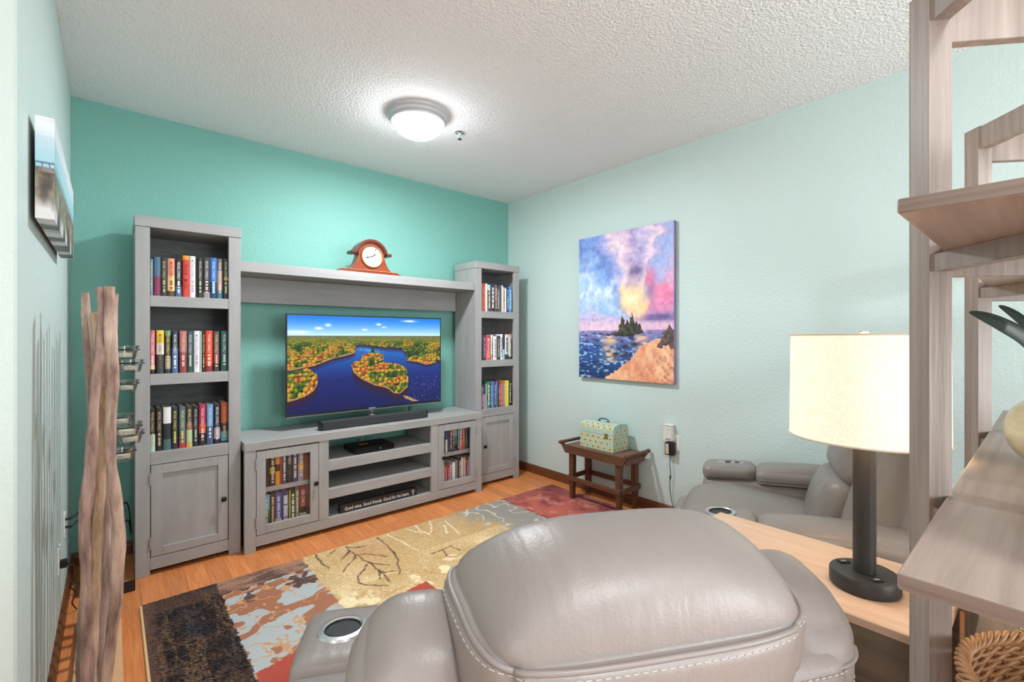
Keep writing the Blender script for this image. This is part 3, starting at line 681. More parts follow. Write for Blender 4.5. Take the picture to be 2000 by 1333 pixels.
# ================================================================== books: one object each, spines as in the photograph
ROWS = {'LT1': 'top shelf of tall left bookcase', 'LT2': 'middle shelf of tall left bookcase', 'LT3': 'lowest open shelf of tall left bookcase',
        'RT1': 'top shelf of tall right bookcase', 'RT2': 'middle shelf of tall right bookcase', 'RT3': 'lowest open shelf of tall right bookcase',
        'CL1': 'upper row behind left glass door', 'CL2': 'lower row behind left glass door', 'CR1': 'upper row behind right glass door', 'CR2': 'lower row behind right glass door'}
ORD = 'first second third fourth fifth sixth seventh eighth ninth tenth eleventh twelfth thirteenth fourteenth'.split()
M_pages = mat('book_pages', (228, 218, 198), .9, noise=((400, 400, 2), .6, (200, 188, 165)))
def make_book(row, i, n, Y, z0, spec):
    x0, x1, h, nm, bands, tm, tc = spec
    w = x1 - x0 - .0012; D = .165; t = min(.0026, w * .18)
    me_b = B(); bm = me_b.bm
    out = [(0, D), (0, .004), (w * .22, .0005), (w * .5, -.0008), (w * .78, .0005), (w, .004), (w, D)]
    inn = [(t, D), (t, .0065), (max(t, w * .22), .005), (w * .5, .005), (min(w - t, w * .78), .005), (w - t, .0065), (w - t, D)]
    zs = [h]; 
    for fr, c in bands: zs.append(h * (1 - fr))
    zs[-1] = 0
    ro = [[bm.verts.new((p[0], p[1], z)) for p in out] for z in zs]
    ri = [[bm.verts.new((p[0], p[1], z)) for p in inn] for z in zs]
    for k in range(len(bands)):
        for j in range(6):
            f = bm.faces.new((ro[k][j], ro[k][j + 1], ro[k + 1][j + 1], ro[k + 1][j])); f.material_index = k
            f = bm.faces.new((ri[k][j], ri[k + 1][j], ri[k + 1][j + 1], ri[k][j + 1])); f.material_index = k
        for e in (0, 6):
            f = bm.faces.new((ro[k][e], ro[k + 1][e], ri[k + 1][e], ri[k][e])); f.material_index = k
    for k, s in ((0, 0), (len(bands), len(bands) - 1)):
        for j in range(6):
            f = bm.faces.new((ro[k][j], ro[k][j + 1], ri[k][j + 1], ri[k][j])); f.material_index = s
    o = obj('book', me_b, [flat(c, .42) for fr, c in bands], None, (x0 + .0006, Y, z0 + .0005))
    tag(o, '%s book, %s from left, %s' % (nm, ORD[i], ROWS[row]), 'book', 'books on the ' + ROWS[row] if 'shelf' in ROWS[row] else 'books in the ' + ROWS[row])
    b = B(); b.box(t, w - t, .0055, D - .004, .003, h - .004); obj('page_block', b, M_pages, o)
    def mp(u, v): return (w * .5 + v, -.0016, h * .5 - u)
    if tm:
        ink = flat(tc, .5)
        if row.startswith('LT') and tm in (1, 3):
            sub = {1: 'MICHAEL CONNELLY', 3: 'MICHAEL CONNELLY'}[tm]
            L = h * .46
            lettering('title_lettering', sub, ink, o, L, min(.014, w * .46), lambda u, v: (w * .5 + v, -.0016, h * .68 - u), .02)
            bars(o, w, h, ink, .14, .42, .40)
            if tm == 3:
                b = B(); b.lathe([(0, 0), (w * .4, 0), (w * .4, .0012), (0, .0012)], 18, c=(w * .5, -.0026, h * .5), axis='Y'); obj('cover_emblem', b, flat((205, 175, 85)), o)
        elif row == 'LT1' and tm == 2:
            lettering('title_lettering', 'TRUNK   MUSIC', ink, o, h * .62, w * .5, mp, .03)
        elif row == 'CL1' and tm == 2:
            lettering('title_lettering', 'NAMED', ink, o, h * .34, w * .52, lambda u, v: (w * .5 + v, -.0016, h * .72 - u), .02)
        elif tm == 4:
            lettering('title_lettering', 'LEE CHILD', ink, o, h * .46, w * .5, lambda u, v: (w * .5 + v, -.0016, h * .66 - u), .03)
        else:
            bars(o, w, h, ink, .12, .88, .5 if tm == 1 else .66)
    return o
def bars(o, w, h, ink, a, c, wid):
    """blocks where the spine print is too small to read"""
    b = B(); z = h * c; rr = random.Random(int(w * 1e6) + int(h * 1e5))
    while z > h * a:
        L = rr.uniform(.004, .011); g = .0016 if rr.random() < .75 else .008
        wd = w * wid * rr.uniform(.8, 1.0)
        b.quad([(w * .5 - wd / 2, -.0016, z), (w * .5 - wd / 2, -.0016, z - L), (w * .5 + wd / 2, -.0016, z - L), (w * .5 + wd / 2, -.0016, z)])
        z -= L + g
    obj('title_print', b, ink, o, fix=False)
ZROW = {"CL1": .3757, "CL2": .0967, "CR1": .3757, "CR2": .0967, "LT1": 1.575, "LT2": 1.131, "LT3": .690, "RT1": 1.575, "RT2": 1.131, "RT3": .690}
for row, Y, z0, L in BOOKS:
    for i, s in enumerate(L): make_book(row, i, len(L), Y + .0045, ZROW[row], s)

# ================================================================== television and the things on the console
def tv_picture(u, v):
    n = fbm(u * 60, v * 45, 3); n2 = fbm(u * 150 + 9, v * 110, 2); n3 = fbm(u * 16 + 3, v * 14 + 5, 3)
    hz = .206
    sky = lerp(col(24, 112, 205), col(188, 222, 246), (v / hz) ** 1.3)
    cl = np.zeros(u.shape)
    for cx, cy, rx, ry in ((.225, .095, .016, .014), (.17, .13, .02, .012), (.545, .08, .016, .011), (.76, .035, .045, .010), (.45, .14, .015, .008), (.58, .11, .014, .008), (.05, .17, .06, .012)):
        cl = np.maximum(cl, np.exp(-(((u - cx) / rx) ** 2 + ((v - cy) / ry) ** 2)) * (.5 + n))
    sky = lerp(sky, col(250, 252, 255), cl)
    wat = lerp(col(30, 110, 190), col(28, 40, 105), (v - .28) / .38)
    wat = lerp(wat, col(24, 28, 72), (v - .62) / .4 + (.35 - u) * .2)
    wat = lerp(wat, col(90, 165, 225), np.clip((fbm(u * 26, v * 50, 3) - .56) * 3.0, 0, 1) * np.exp(-((v - .34) / .09) ** 2) * np.exp(-((u - .5) / .18) ** 2))
    wat = lerp(wat, col(150, 180, 215), ((n2 > .80) & (v > .68) & (u > .70)).astype(float) * .6)
    # dark reflections of the banks
    for P, off in ((TV_CI, .075), (TV_LI, .07), (TV_LB, .04), (TV_RI, .03), (TV_RB, .03)):
        wat = lerp(wat, col(58, 28, 30), inpoly(u, v - off, P) * .72)
        wat = lerp(wat, col(40, 26, 50), inpoly(u, v - off * 1.7, P) * .35)
    img = np.where((v < hz)[:, None], sky, wat)
    # trees
    # tree crowns: cells, smaller toward the horizon
    yy = np.log(np.maximum(v - .12, .02)) * 12
    sx = np.where(v > .42, 46.0, 74.0)
    d_, id_, dx_, dy_ = worley(u * sx + .3 * n, yy * np.where(v > .42, 1.0, 1.5))
    keys = [(0, (44, 72, 28)), (.25, (74, 100, 32)), (.42, (128, 132, 42)), (.58, (190, 158, 48)), (.74, (214, 140, 46)), (.88, (196, 104, 46)), (1, (150, 78, 40))]
    kk = np.clip(id_ * .62 + (n3 - .5) * 1.5 + .14 + np.clip((v - .34) * .5, -.12, .10), 0, 1)
    tree = np.stack([np.interp(kk, [q[0] for q in keys], [q[1][c] / 255 for q in keys]) for c in range(3)], 1)
    lit = np.clip(1.02 - d_ * .55 - dx_ * .25 - dy_ * .55, .28, 1.25) * (.82 + .36 * n2)
    tree = np.clip(tree * lit[:, None], 0, 1)
    far = lerp(col(105, 100, 90), col(120, 125, 45), (v - hz) / .05)
    far = lerp(far, col(70, 85, 30), np.clip((fbm(u * 120, v * 260, 2) - .5) * 4, 0, .7))
    fart = lerp(far, tree, (v - .235) / .08)
    ju = u + (n2 - .5) * .012; jv = v + (n - .5) * .03
    bank = (v > hz) & (inpoly(ju, jv, TV_LB) | inpoly(ju, jv, TV_RB) | (v < .25))
    sand = col(205, 165, 100)
    for P, tw in ((TV_LB, .012), (TV_LI, .014), (TV_CI, .012), (TV_RI, .010)):
        edge = inpoly(u, v - tw, P) & (u > 0)
        img = np.where(edge[:, None], lerp(sand * np.ones((len(u), 1)), col(150, 100, 60), n), img)
    img = np.where(bank[:, None], fart, img)
    for P in (TV_LI, TV_CI, TV_RI):
        img = np.where(inpoly(ju, v + (n - .5) * .03, P)[:, None], tree, img)
    img = np.where((inpoly(u, v, TV_SB))[:, None], lerp(col(205, 170, 110) * np.ones((len(u), 1)), col(120, 90, 50), n2), img)
    tr = (np.abs(u - .503) < .007 * (v - .315) / .05 + .002) & (v > .318) & (v < .40)
    img = np.where(tr[:, None], col(30, 55, 30) * np.ones((len(u), 1)), img)
    return np.clip(img, 0, 1)
TVW, TVH = 1.250, .727
t = thing('television', 'large flat television showing an autumn river landscape on its screen', 'television', (.915, 3.45, .687))
z0 = .090
b = B(); b.box(0, TVW, 0, .012, z0, z0 + TVH, bev=.002); obj('bezel', b, M_blk, t)
b = B(); b.box(.06, TVW - .06, .0125, .05, z0 + .03, z0 + TVH - .12, bev=.01); obj('back_housing', b, M_blk, t)
picture_grid('screen', tv_picture, 380, 215, lambda u, v: (.010 + u * (TVW - .020), np.full(u.shape, -.0012), z0 + TVH - .009 - v * (TVH - .030)), attr_mat('tv_picture', rough=.2, emit=.66, spec=.12), t)
b = B(); b.box(.002, TVW - .002, -.0016, .0, z0, z0 + .006); obj('bottom_trim', b, mat('silver_trim', (170, 170, 172), .25, metal=.8), t)
lettering('brand_lettering', 'SAMSUNG', flat((210, 210, 212)), t, .055, .010, lambda u, v: (TVW / 2 + u, -.0020, z0 + .0135 + v))
b = B()
b.tube([(TVW / 2, .03, z0 + .02), (TVW / 2, .02, .055), (TVW / 2, .005, .03)], [.030, .022, .028], 12)
for s in (-1, 1):
    b.tube([(TVW / 2, .01, .035), (TVW / 2 + s * .10, -.02, .026), (TVW / 2 + s * .24, -.05, .0135), (TVW / 2 + s * .30, -.06, .0075)], [.024, .018, .011, .005], 10)
    b.tube([(TVW / 2, .02, .03), (TVW / 2 + s * .16, .08, .016), (TVW / 2 + s * .24, .11, .0075)], [.02, .012, .005], 8)
obj('stand', b, M_chrome, t, smooth=True)
b = B()
for k, dx in enumerate((0, .018, .036)): b.tube([(TVW * .765 + dx, .03, z0 + .03), (TVW * .765 + dx * .6, .035, .05), (TVW * .77 + dx * .2, .06, .012), (TVW * .78, .12, .005)], .0028, 6, smooth=5)
obj('cable', b, M_blk, t, smooth=True)

t = thing('soundbar', 'long dark grey soundbar on the console in front of the television', 'speaker', (1.115, 3.302, .687))
b = B(); b.box(0, .825, 0, .075, .003, .060, bev=.006, seg=2); obj('grille', b, M_blk2, t)
for xa in (-.010, .8255):
    b = B(); b.box(xa, xa + .0095, .001, .074, .003, .060, bev=.003); obj('end_cap', b, M_blk, t)
b = B(); b.box(.03, .06, .01, .06, 0, .003); b.box(.76, .79, .01, .06, 0, .003); obj('foot', b, M_blk, t)

t = thing('cable_box', 'black cable box on the upper shelf of the console', 'electronics', (1.335, 3.272, .4892))
b = B(); b.box(0, .305, 0, .225, .004, .043, bev=.004); obj('body', b, M_blk, t)
b = B(); b.box(.004, .301, -.002, 0, .008, .039); obj('front_panel', b, mat('gloss_black', (14, 15, 18), .12), t)
b = B(); b.lathe([(0, 0), (.004, 0), (.004, -.0012), (0, -.0012)], 12, c=(.19, -.002, .023), axis='Y'); obj('indicator', b, flat((190, 195, 200)), t)
for xa in (.02, .26):
    b = B(); b.box(xa, xa + .025, .02, .20, 0, .004); obj('foot', b, M_blk, t)
t = thing('infrared_receiver', 'small brown gadget with a wire loop on top of the cable box', 'electronics', (1.40, 3.36, .5324))
b = B(); b.box(0, .07, 0, .045, 0, .012, bev=.004); obj('body', b, mat('brown_plastic', (95, 60, 45), .5), t)
b = B(); b.tube([(-.01, .03, .004), (.0, .035, .035), (.012, .03, .038), (.02, .03, .010)], .0022, 6, smooth=5); obj('wire_loop', b, M_blk, t, smooth=True)
t = thing('white_cable', 'thin white cable hanging behind the cable box', 'cable', (1.50, 3.54, .4895))
b = B(); b.tube([(0, .02, .002), (.01, .03, .03), (.05, .08, .09), (.07, .11, .125)], .0025, 6, smooth=5); obj('cord', b, M_wht, t, smooth=True)

SW, SH = .607, .060
t = thing('word_block', 'long black wooden block with white lettering on the bottom console shelf', 'sign', (1.221, 3.2625, .0973))
b = B(); b.box(0, SW, 0, .038, 0, SH, bev=.0015); obj('block', b, mat('black_stained_block', (34, 31, 33), .55, noise=((3, 60, 60), .6, (48, 44, 46))), t)
ink = flat((238, 236, 232))
lettering('lettering', 'Good wine. Good friends. Good for the heart.', ink, t, .505, .026, lambda u, v: (.285 + u, -.0012, .027 + v), .03)
b = B()
gl = [(.560, .046), (.582, .046), (.580, .032), (.574, .028), (.5728, .014), (.579, .010), (.563, .010), (.5692, .014), (.568, .028), (.562, .032)]
b.prism(gl, -.0012, -.0004); b.mi = 1; b.prism([(.564, .042), (.578, .042), (.5765, .034), (.571, .031), (.5655, .034)], -.0016, -.0008)
obj('wine_glass_mark', b, [ink, flat((34, 31, 33))], t)

# ------------------------------------------------------------------ mantel clock
M_mah = mat('mahogany', (146, 66, 38), .3, noise=((6, 30, 30), .6, (112, 44, 26)))
M_mah2 = mat('dark_mahogany', (96, 44, 34), .25)
t = thing('mantel_clock', 'reddish brown wooden mantel clock on the bridge shelf', 'clock', (1.262, 3.40, 1.822))
CW, cxm = .492, .252
b = B(); b.box(0, CW, -.012, .105, 0, .014, bev=.004, seg=2); b.box(.014, CW - .014, -.004, .10, .014, .024, bev=.003); obj('base', b, M_mah, t)
b = B()
for k in range(46):
    xx = .02 + k * (CW - .04) / 45; b.box(xx - .003, xx + .003, -.0075, -.003, .0245, .0305)
obj('dentil_moulding', b, mat('light_moulding', (190, 130, 95), .5), t)
prof = []
def body(off=0):
    L = []
    for k in range(13):                       # left flare
        s = k / 12; L.append((.040 + (.152 - .040) * s ** .55 - off, .024 + (.150 - .024) * s ** 1.9))
    rr = .112
    for k in range(1, 24):
        a = math.pi - k / 24 * math.pi; L.append((cxm + (rr + off) * math.cos(a), .140 + (rr + off) * math.sin(a) * 1.02))
    for k in range(13):
        s = 1 - k / 12; L.append((2 * cxm - (.040 + (.152 - .040) * s ** .55 - off), .024 + (.150 - .024) * s ** 1.9))
    return L
b = B(); b.prism(body(), 0, .085, 'XZ'); obj('case', b, M_mah, t, smooth=True, angle=35)
for r0, r1, y0, y1, n in ((.112, .130, -.016, .09, 'arch_moulding'), (.104, .113, -.010, .0, 'arch_bead')):
    b = B(); P = []
    for k in range(25):
        a = math.radians(168 - k / 24 * 156); P.append((cxm + r1 * math.cos(a), .136 + r1 * math.sin(a)))
    for k in range(25):
        a = math.radians(12 + k / 24 * 156); P.append((cxm + r0 * math.cos(a), .136 + r0 * math.sin(a)))
    b.prism(P, y0, y1, 'XZ'); obj(n, b, M_mah2, t, smooth=True, angle=35)
for s in (-1, 1):
    b = B(); xx = cxm + s * .139; b.box(xx - .022, xx + .022, -.016, .09, .148, .170, bev=.004); obj('arch_return', b, M_mah2, t)
b = B(); b.lathe([(.078, 0), (.086, 0), (.088, -.006), (.084, -.012), (.078, -.010)], 40, c=(cxm, -.001, .136), axis='Y'); obj('bezel', b, mat('brass_bezel', (176, 130, 74), .3, metal=.7), t, smooth=True)
b = B(); b.lathe([(0, 0), (.0795, 0), (.0795, -.003), (0, -.003)], 40, c=(cxm, -.001, .136), axis='Y'); dial = obj('dial', b, flat((216, 213, 204), .5), t)
for k, s in enumerate(('XII', 'I', 'II', 'III', 'IIII', 'V', 'VI', 'VII', 'VIII', 'IX', 'X', 'XI')):
    a = math.pi / 2 - k * math.pi / 6
    cx_, cz_ = cxm + .063 * math.cos(a), .136 + .063 * math.sin(a)
    ux, uz = math.sin(a), -math.cos(a); vx, vz = math.cos(a), math.sin(a)
    lettering('numeral', s, flat((40, 38, 36)), dial, .0055 * len(s) ** .8 + .002, .016, lambda u, v, c=cx_, d=cz_, e=ux, f=uz, g=vx, i=vz: (c + u * e + v * g, -.0046, d + u * f + v * i), .0)
def hand(ang, L, w_):
    a = math.radians(90 - ang); d = (math.cos(a), math.sin(a)); n_ = (-d[1], d[0]); q = lambda l, s: (cxm + d[0] * l + n_[0] * s, .136 + d[1] * l + n_[1] * s)
    b = B(); b.prism([q(-.012, -w_ / 2), q(-.012, w_ / 2), q(L * .45, w_ / 2), q(L * .62, w_ * 1.6), q(L, 0), q(L * .62, -w_ * 1.6), q(L * .45, -w_ / 2)], -.0075, -.0065, 'XZ')
    obj('hand', b, M_blk, dial)
hand(57, .038, .0035); hand(255, .056, .0028)

# ================================================================== pictures on the walls
def painting_fn(u, v):
    n = fbm(u * 7, v * 9, 5); n2 = fbm(u * 40 + 5, v * 50, 3); n3 = fbm(u * 14 + 30, v * 12 + 4, 4)
    G = lambda cx, cy, rx, ry: np.exp(-(((u - cx) / rx) ** 2 + ((v - cy) / ry) ** 2))
    w1, w2 = fbm(u * 4 + 11, v * 5, 4) - .5, fbm(u * 5 + 41, v * 4 + 9, 4) - .5
    x, y = u + w1 * .22, v + w2 * .16
    ph = np.degrees(np.arctan2(x - .62, .60 - y)) + (fbm(u * 9, v * 22, 3) - .5) * 22   # fan of streaks rising from the glow
    keys = [(-95, (206, 190, 216)), (-75, (150, 186, 228)), (-62, (176, 202, 234)), (-50, (132, 168, 222)), (-38, (120, 146, 210)), (-26, (170, 170, 216)), (-17, (244, 212, 218)), (-9, (206, 180, 208)), (0, (160, 146, 196)), (9, (190, 178, 212)),
            (17, (236, 206, 220)), (24, (178, 170, 212)), (34, (150, 172, 224)), (48, (176, 176, 216)), (60, (222, 160, 192)), (75, (214, 130, 170)), (95, (180, 150, 190))]
    kx = [k_[0] for k_ in keys]
    sky = np.stack([np.interp(ph, kx, [k_[1][c] / 255 for k_ in keys]) for c in range(3)], 1)
    sky = lerp(sky, col(238, 240, 246), np.clip((n3 - .5) * 3.4, 0, .8) * np.exp(-(((x - .2) / .3) ** 2 + ((y - .34) / .16) ** 2)))
    sky = lerp(sky, col(98, 122, 190), np.clip((n - .52) * 3.5, 0, .6) * np.clip(1 - x * 1.6, 0, 1) * (v < .32))
    H_ = lambda cx, cy, rx, ry: np.exp(-(((x - cx) / rx) ** 2 + ((y - cy) / ry) ** 2))
    sky = lerp(sky, col(88, 78, 130), np.clip(H_(.62, .29, .07, .035) * 1.1 * (n2 + .45), 0, .85))
    sky = lerp(sky, col(110, 90, 146), np.clip(H_(.76, .44, .05, .09) * (n2 + .4), 0, .8))
    sky = lerp(sky, col(226, 120, 158), np.clip(H_(.76, .37, .05, .06) + H_(.9, .47, .12, .05), 0, .75))
    sky = lerp(sky, col(96, 82, 138), np.clip(np.exp(-((u - .84) / .17) ** 2 - ((v - .585 + w1 * .03) / .024) ** 2) * 1.2, 0, .9))
    sky = lerp(sky, col(250, 208, 150), np.clip(H_(.60, .45, .085, .085) * 1.2, 0, .95))
    sky = lerp(sky, col(252, 200, 145), np.clip(H_(.67, .54, .06, .07) * 1.1, 0, .9))
    sky = lerp(sky, col(255, 240, 200), H_(.60, .44, .035, .03))
    sky = lerp(sky, lerp(col(222, 182, 210), col(176, 170, 212), np.sin(v * 160 + w1 * 20) * .5 + .5), np.clip((v - .54) / .06, 0, .8) * np.clip(1.15 - np.abs(u - .1) * 1.5, 0, 1))
    sky = lerp(sky, col(236, 196, 206), np.clip((v - .60) / .05, 0, .6))
    sky = np.clip(sky + (n2[:, None] - .5) * .14, 0, 1)
    wat = lerp(col(150, 130, 180), col(45, 85, 150), (v - .66) / .13)
    wat = lerp(wat, col(28, 55, 100), (v - .80) / .2)
    wat = lerp(wat, col(170, 205, 235), np.clip((fbm(u * 26, v * 90, 2) - .60) * 7, 0, .85))
    wat = lerp(wat, col(20, 40, 80), np.clip((.36 - fbm(u * 22 + 4, v * 70, 2)) * 6, 0, .7))
    wat = lerp(wat, col(245, 195, 140), np.clip(np.exp(-((u - .36) / .08) ** 2) * (v > .70) * (v < .88) * (fbm(u * 20, v * 80, 2) * 1.6 - .25), 0, .9))
    wat = lerp(wat, col(245, 190, 150), np.clip(np.exp(-((u - .70) / .07) ** 2) * (v > .69) * (fbm(u * 20, v * 80, 2) * 1.6 - .2), 0, .9))
    img = np.where((v < .664)[:, None], sky, wat)
    sand = lerp(col(242, 192, 150), col(216, 138, 104), (n3 - .3) * 2.2)
    sand = lerp(sand, col(150, 95, 85), np.clip((n2 - .55) * 4, 0, .7) * np.clip((u - .55) * 2 + (v - .85) * 2, 0, 1))
    img = np.where(inpoly(u + (n2 - .5) * .02, v + (n2 - .5) * .02, PA_SA)[:, None], sand, img)
    dk = lerp(col(38, 42, 38), col(88, 86, 58), (n2 - .4) * 2.5)
    img = np.where(inpoly(u + (n2 - .5) * .03, v + (n2 - .5) * .02, PA_IS)[:, None], dk, img)
    img = np.where(inpoly(u + (n2 - .5) * .04, v + (n2 - .5) * .03, PA_BU)[:, None], lerp(dk, col(120, 90, 95), n2), img)
    for cx, cy in ((.434, .828), (.535, .774), (.627, .759), (.531, .833)):
        img = lerp(img, col(62, 48, 58), np.clip(G(cx, cy, .03, .011) * 1.6, 0, 1))
    return np.clip(img * 1.05 + .01, 0, 1)
M_paint = attr_mat('painted_canvas', rough=.55, bump=(260, .12))
PX, PY0, PY1, PZ0, PZ1 = 3.125, 1.803, 2.716, .992, 2.200
t = thing('sunset_painting', 'unframed canvas painting of a small island and shore at sunset', 'painting', (XR, (PY0 + PY1) / 2, PZ0))
hw = (PY1 - PY0) / 2; ph = PZ1 - PZ0; th = XR - PX
b = B(); b.box(-th + .001, -.008, -hw, hw, 0, ph, bev=.002)
side = mat('painted_canvas_edge', (84, 104, 150), .6, noise=((5, 5, 4), 1.0, (150, 120, 140)))
obj('canvas_edge', b, side, t)
picture_grid('canvas_face', painting_fn, 250, 330, lambda u, v: (np.full(u.shape, -th - .0004), hw - .001 - u * 2 * (hw - .001), ph - .001 - v * (ph - .002)), M_paint, t)

def pier_fn(u, v):
    n = fbm(u * 12, v * 14, 4); n2 = fbm(u * 60, v * 60, 3); st = fbm(u * 30, v * 6 + 3, 3)
    sky = lerp(col(232, 232, 240), col(168, 214, 228), v / .42)
    sky = lerp(sky, col(245, 246, 250), np.clip((fbm(u * 3, v * 9, 3) - .5) * 3, 0, .7) * (v < .2))
    img = sky
    rail = (v > .445) & ((np.abs(v - .452) < .004) | (np.mod(u * 46, 1) < .12))
    img = np.where((rail & (v < .50))[:, None], col(60, 90, 120) * np.ones((len(u), 1)), img)
    deck = lerp(col(70, 62, 62), col(170, 160, 150), n2)
    img = np.where((v >= .50)[:, None], deck, img)
    rocks = lerp(col(70, 58, 48), col(186, 172, 150), (st - .25) * 2.0)
    rocks = lerp(rocks, col(140, 122, 78), np.clip((n - .5) * 4, 0, .7))
    img = np.where((v > .535)[:, None], rocks, img)
    low = lerp(col(225, 222, 220), col(60, 56, 58), np.clip((fbm(u * 18, v * 3, 3) - .42) * 5, 0, 1))
    img = lerp(img, low, (v - .78) / .12)
    return np.clip(img, 0, 1)
QY0, QY1, QZ0, QZ1 = 1.895, 2.80, 1.682, 1.976
t = thing('pier_canvas', 'long narrow gallery canvas of a pier and rocks on the left wall', 'picture', (XL, (QY0 + QY1) / 2, QZ0))
hw2 = (QY1 - QY0) / 2; qh = QZ1 - QZ0; x_in, x_out = .012, .052
b = B(); b.box(x_in, x_out - .0006, -hw2 + .0006, hw2 - .0006, .0006, qh - .0006); obj('stretcher', b, mat('canvas_backing', (120, 112, 100), .8), t)
M_pier = attr_mat('pier_print', rough=.35, bump=(300, .08))
picture_grid('canvas_face', pier_fn, 120, 60, lambda u, v: (np.full(u.shape, x_out), -hw2 + u * 2 * hw2, qh - v * qh), M_pier, t)
picture_grid('canvas_wrap', lambda u, v: pier_fn(u * .06, v), 16, 60, lambda u, v: (x_out - (1 - u) * (x_out - x_in), np.full(u.shape, -hw2), qh - v * qh), M_pier, t)
picture_grid('canvas_wrap', lambda u, v: pier_fn(u, .93 + v * .07), 120, 6, lambda u, v: (x_out - v * (x_out - x_in), -hw2 + u * 2 * hw2, np.zeros(u.shape)), M_pier, t)
b = B(); b.box(.0, .012, -.05, .05, qh - .03, qh - .02); obj('hanger', b, M_blk, t)

# ================================================================== rug
RX0, RX1, RY0, RY1 = .118, 3.012, 1.02, 2.940
def rug_fn(u, v):
    x = RX0 + u * (RX1 - RX0); y = RY1 - v * (RY1 - RY0)
    g = rng.random(u.shape)
    n = fbm(x * 5, y * 5, 4); n2 = fbm(x * 26 + 3, y * 26, 3); n3 = fbm(x * 60, y * 60, 2)
    # black brick weave
    blk = lerp(col(40, 35, 36), col(86, 66, 54), (n2 - .35) * 1.8 + (g - .5) * 1.3)
    blk = lerp(blk, col(118, 92, 70), ((fbm(x * 48, y * 5 + 7, 2) > .60) & (g > .45)).astype(float) * .75)
    blk = lerp(blk, col(96, 72, 60), np.clip((RY1 - .04 - y) < .10, 0, 1) * .6 * (x < .45))
    blk = lerp(blk, col(108, 80, 68), np.clip((.06 - (x - RX0)) / .05, 0, 1) * .8)
    blk = lerp(blk, col(44, 44, 56), np.clip((n - .52) * 5, 0, .7) * (x > .25))
    # floral
    flo = lerp(col(190, 196, 196), col(166, 174, 172), g)
    w1 = fbm(x * 4.2 + y * 1.5 + 2, y * 6.5 - x * 2 + 1, 3); w2 = fbm(x * 13 + 8, y * 11 + 5, 3)
    flo = np.where((np.abs(w1 - .50) < .10)[:, None], lerp(col(184, 128, 98), col(150, 98, 74), g), flo)
    flo = np.where((np.abs(w2 - .50) < .022)[:, None], lerp(col(214, 170, 130), col(190, 140, 100), g), flo)
    flo = np.where(((w2 > .60) & (y > 2.62))[:, None], lerp(col(82, 66, 62), col(110, 84, 74), g), flo)
    top = lerp(col(165, 126, 104), col(98, 76, 70), np.clip((fbm(x * 9, y * 30, 3) - .38) * 3.2, 0, 1))
    flo = np.where((y > 2.78 + (n2 - .5) * .08)[:, None], top, flo)
    for cx, cy in ((.795, 2.68), (.60, 2.64)):
        a = np.arctan2(y - cy, x - cx); r = np.hypot(x - cx, y - cy)
        m_ = (r < .055 + .035 * np.cos(6 * a)) & (r > .014)
        flo = np.where((m_ & (cx > .7))[:, None], lerp(col(80, 64, 60), col(112, 88, 78), g), flo)
    # tan with leaves
    tan = lerp(col(198, 166, 116), col(222, 196, 150), (n - .3) * 1.6 + (g - .5) * .6)
    tan = lerp(tan, col(176, 138, 92), np.clip((x - 1.25) * .8, 0, .55) * (y > 2.55))
    tan = lerp(tan, col(188, 136, 98), np.exp(-(((x - 1.2) / .13) ** 2 + ((y - 2.78) / .14) ** 2)) * .6)
    tan = lerp(tan, col(244, 226, 182), np.clip((fbm(x * 11, y * 11, 3) - .54) * 8, 0, .9) * np.clip((2.52 - y) * 5, 0, 1))
    tan = np.where((np.abs(fbm(x * 6 + 4, y * 6, 2) - .5) < .012)[:, None] & (y < 2.4)[:, None], col(200, 150, 96) * np.ones((len(u), 1)), tan)
    gr = np.clip((x - 1.85 + (y - 2.9) * .35 + (n2 - .5) * .35) * 4, 0, .9)
    tan = lerp(tan, lerp(col(168, 166, 160), col(128, 124, 122), g), gr)
    tan = np.where(((np.abs(fbm(x * 9, y * 9 + 40, 2) - .5) < .03) & (gr > .5))[:, None], col(204, 196, 176) * np.ones((len(u), 1)), tan)
    for P in RUG_LEAF:
        d = segdist(x + (n2 - .5) * .02, y + (n3 - .5) * .02, P); tan = lerp(tan, col(84, 64, 48), np.clip(1.5 - d / .0045, 0, 1) * (.55 + .45 * (g > .3)))
    for P in RUG_WHITE:
        d = segdist(x + (n2 - .5) * .02, y + (n3 - .5) * .02, P); tan = lerp(tan, col(246, 238, 212), np.clip(1.4 - d / .0045, 0, 1) * (.5 + .5 * (g > .35)))
    red = lerp(col(192, 106, 92), col(146, 74, 72), np.clip((fbm(x * 8 + 1, y * 8, 4) - .36) * 3.0, 0, 1) + (g - .5) * .4)
    red = lerp(red, col(212, 142, 122), np.clip((fbm(x * 13, y * 13 + 9, 3) - .56) * 5, 0, .7))
    red = lerp(red, col(96, 58, 64), np.clip((y - 2.80) / .1, 0, .28) + np.clip((x - 2.85) / .12, 0, .3))
    j = (n3 - .5) * .02
    img = tan
    img = np.where((x + j < .865)[:, None], flo, img)
    img = np.where((x + j < .432)[:, None], blk, img)
    img = np.where((x + j > 2.42)[:, None], red, img)
    img = np.where(((y + j < 2.085 + (x - .6) * .2) & (x > .432) & (x < 1.3))[:, None], lerp(col(196, 96, 78), col(160, 72, 62), g), img)
    return np.clip(img * 1.04 + (g[:, None] - .5) * .12, 0, 1)
t = thing('area_rug', 'patchwork area rug with black, floral, gold leaf and red sections', 'rug', ((RX0 + RX1) / 2, (RY0 + RY1) / 2, 0))
mx_, my_ = (RX1 - RX0) / 2, (RY1 - RY0) / 2
b = B(); b.box(-mx_ - .011, mx_ + .011, -my_ - .003, my_ + .003, .0004, .0095, bev=.003); obj('binding', b, mat('rug_binding', (222, 186, 138), .9), t)
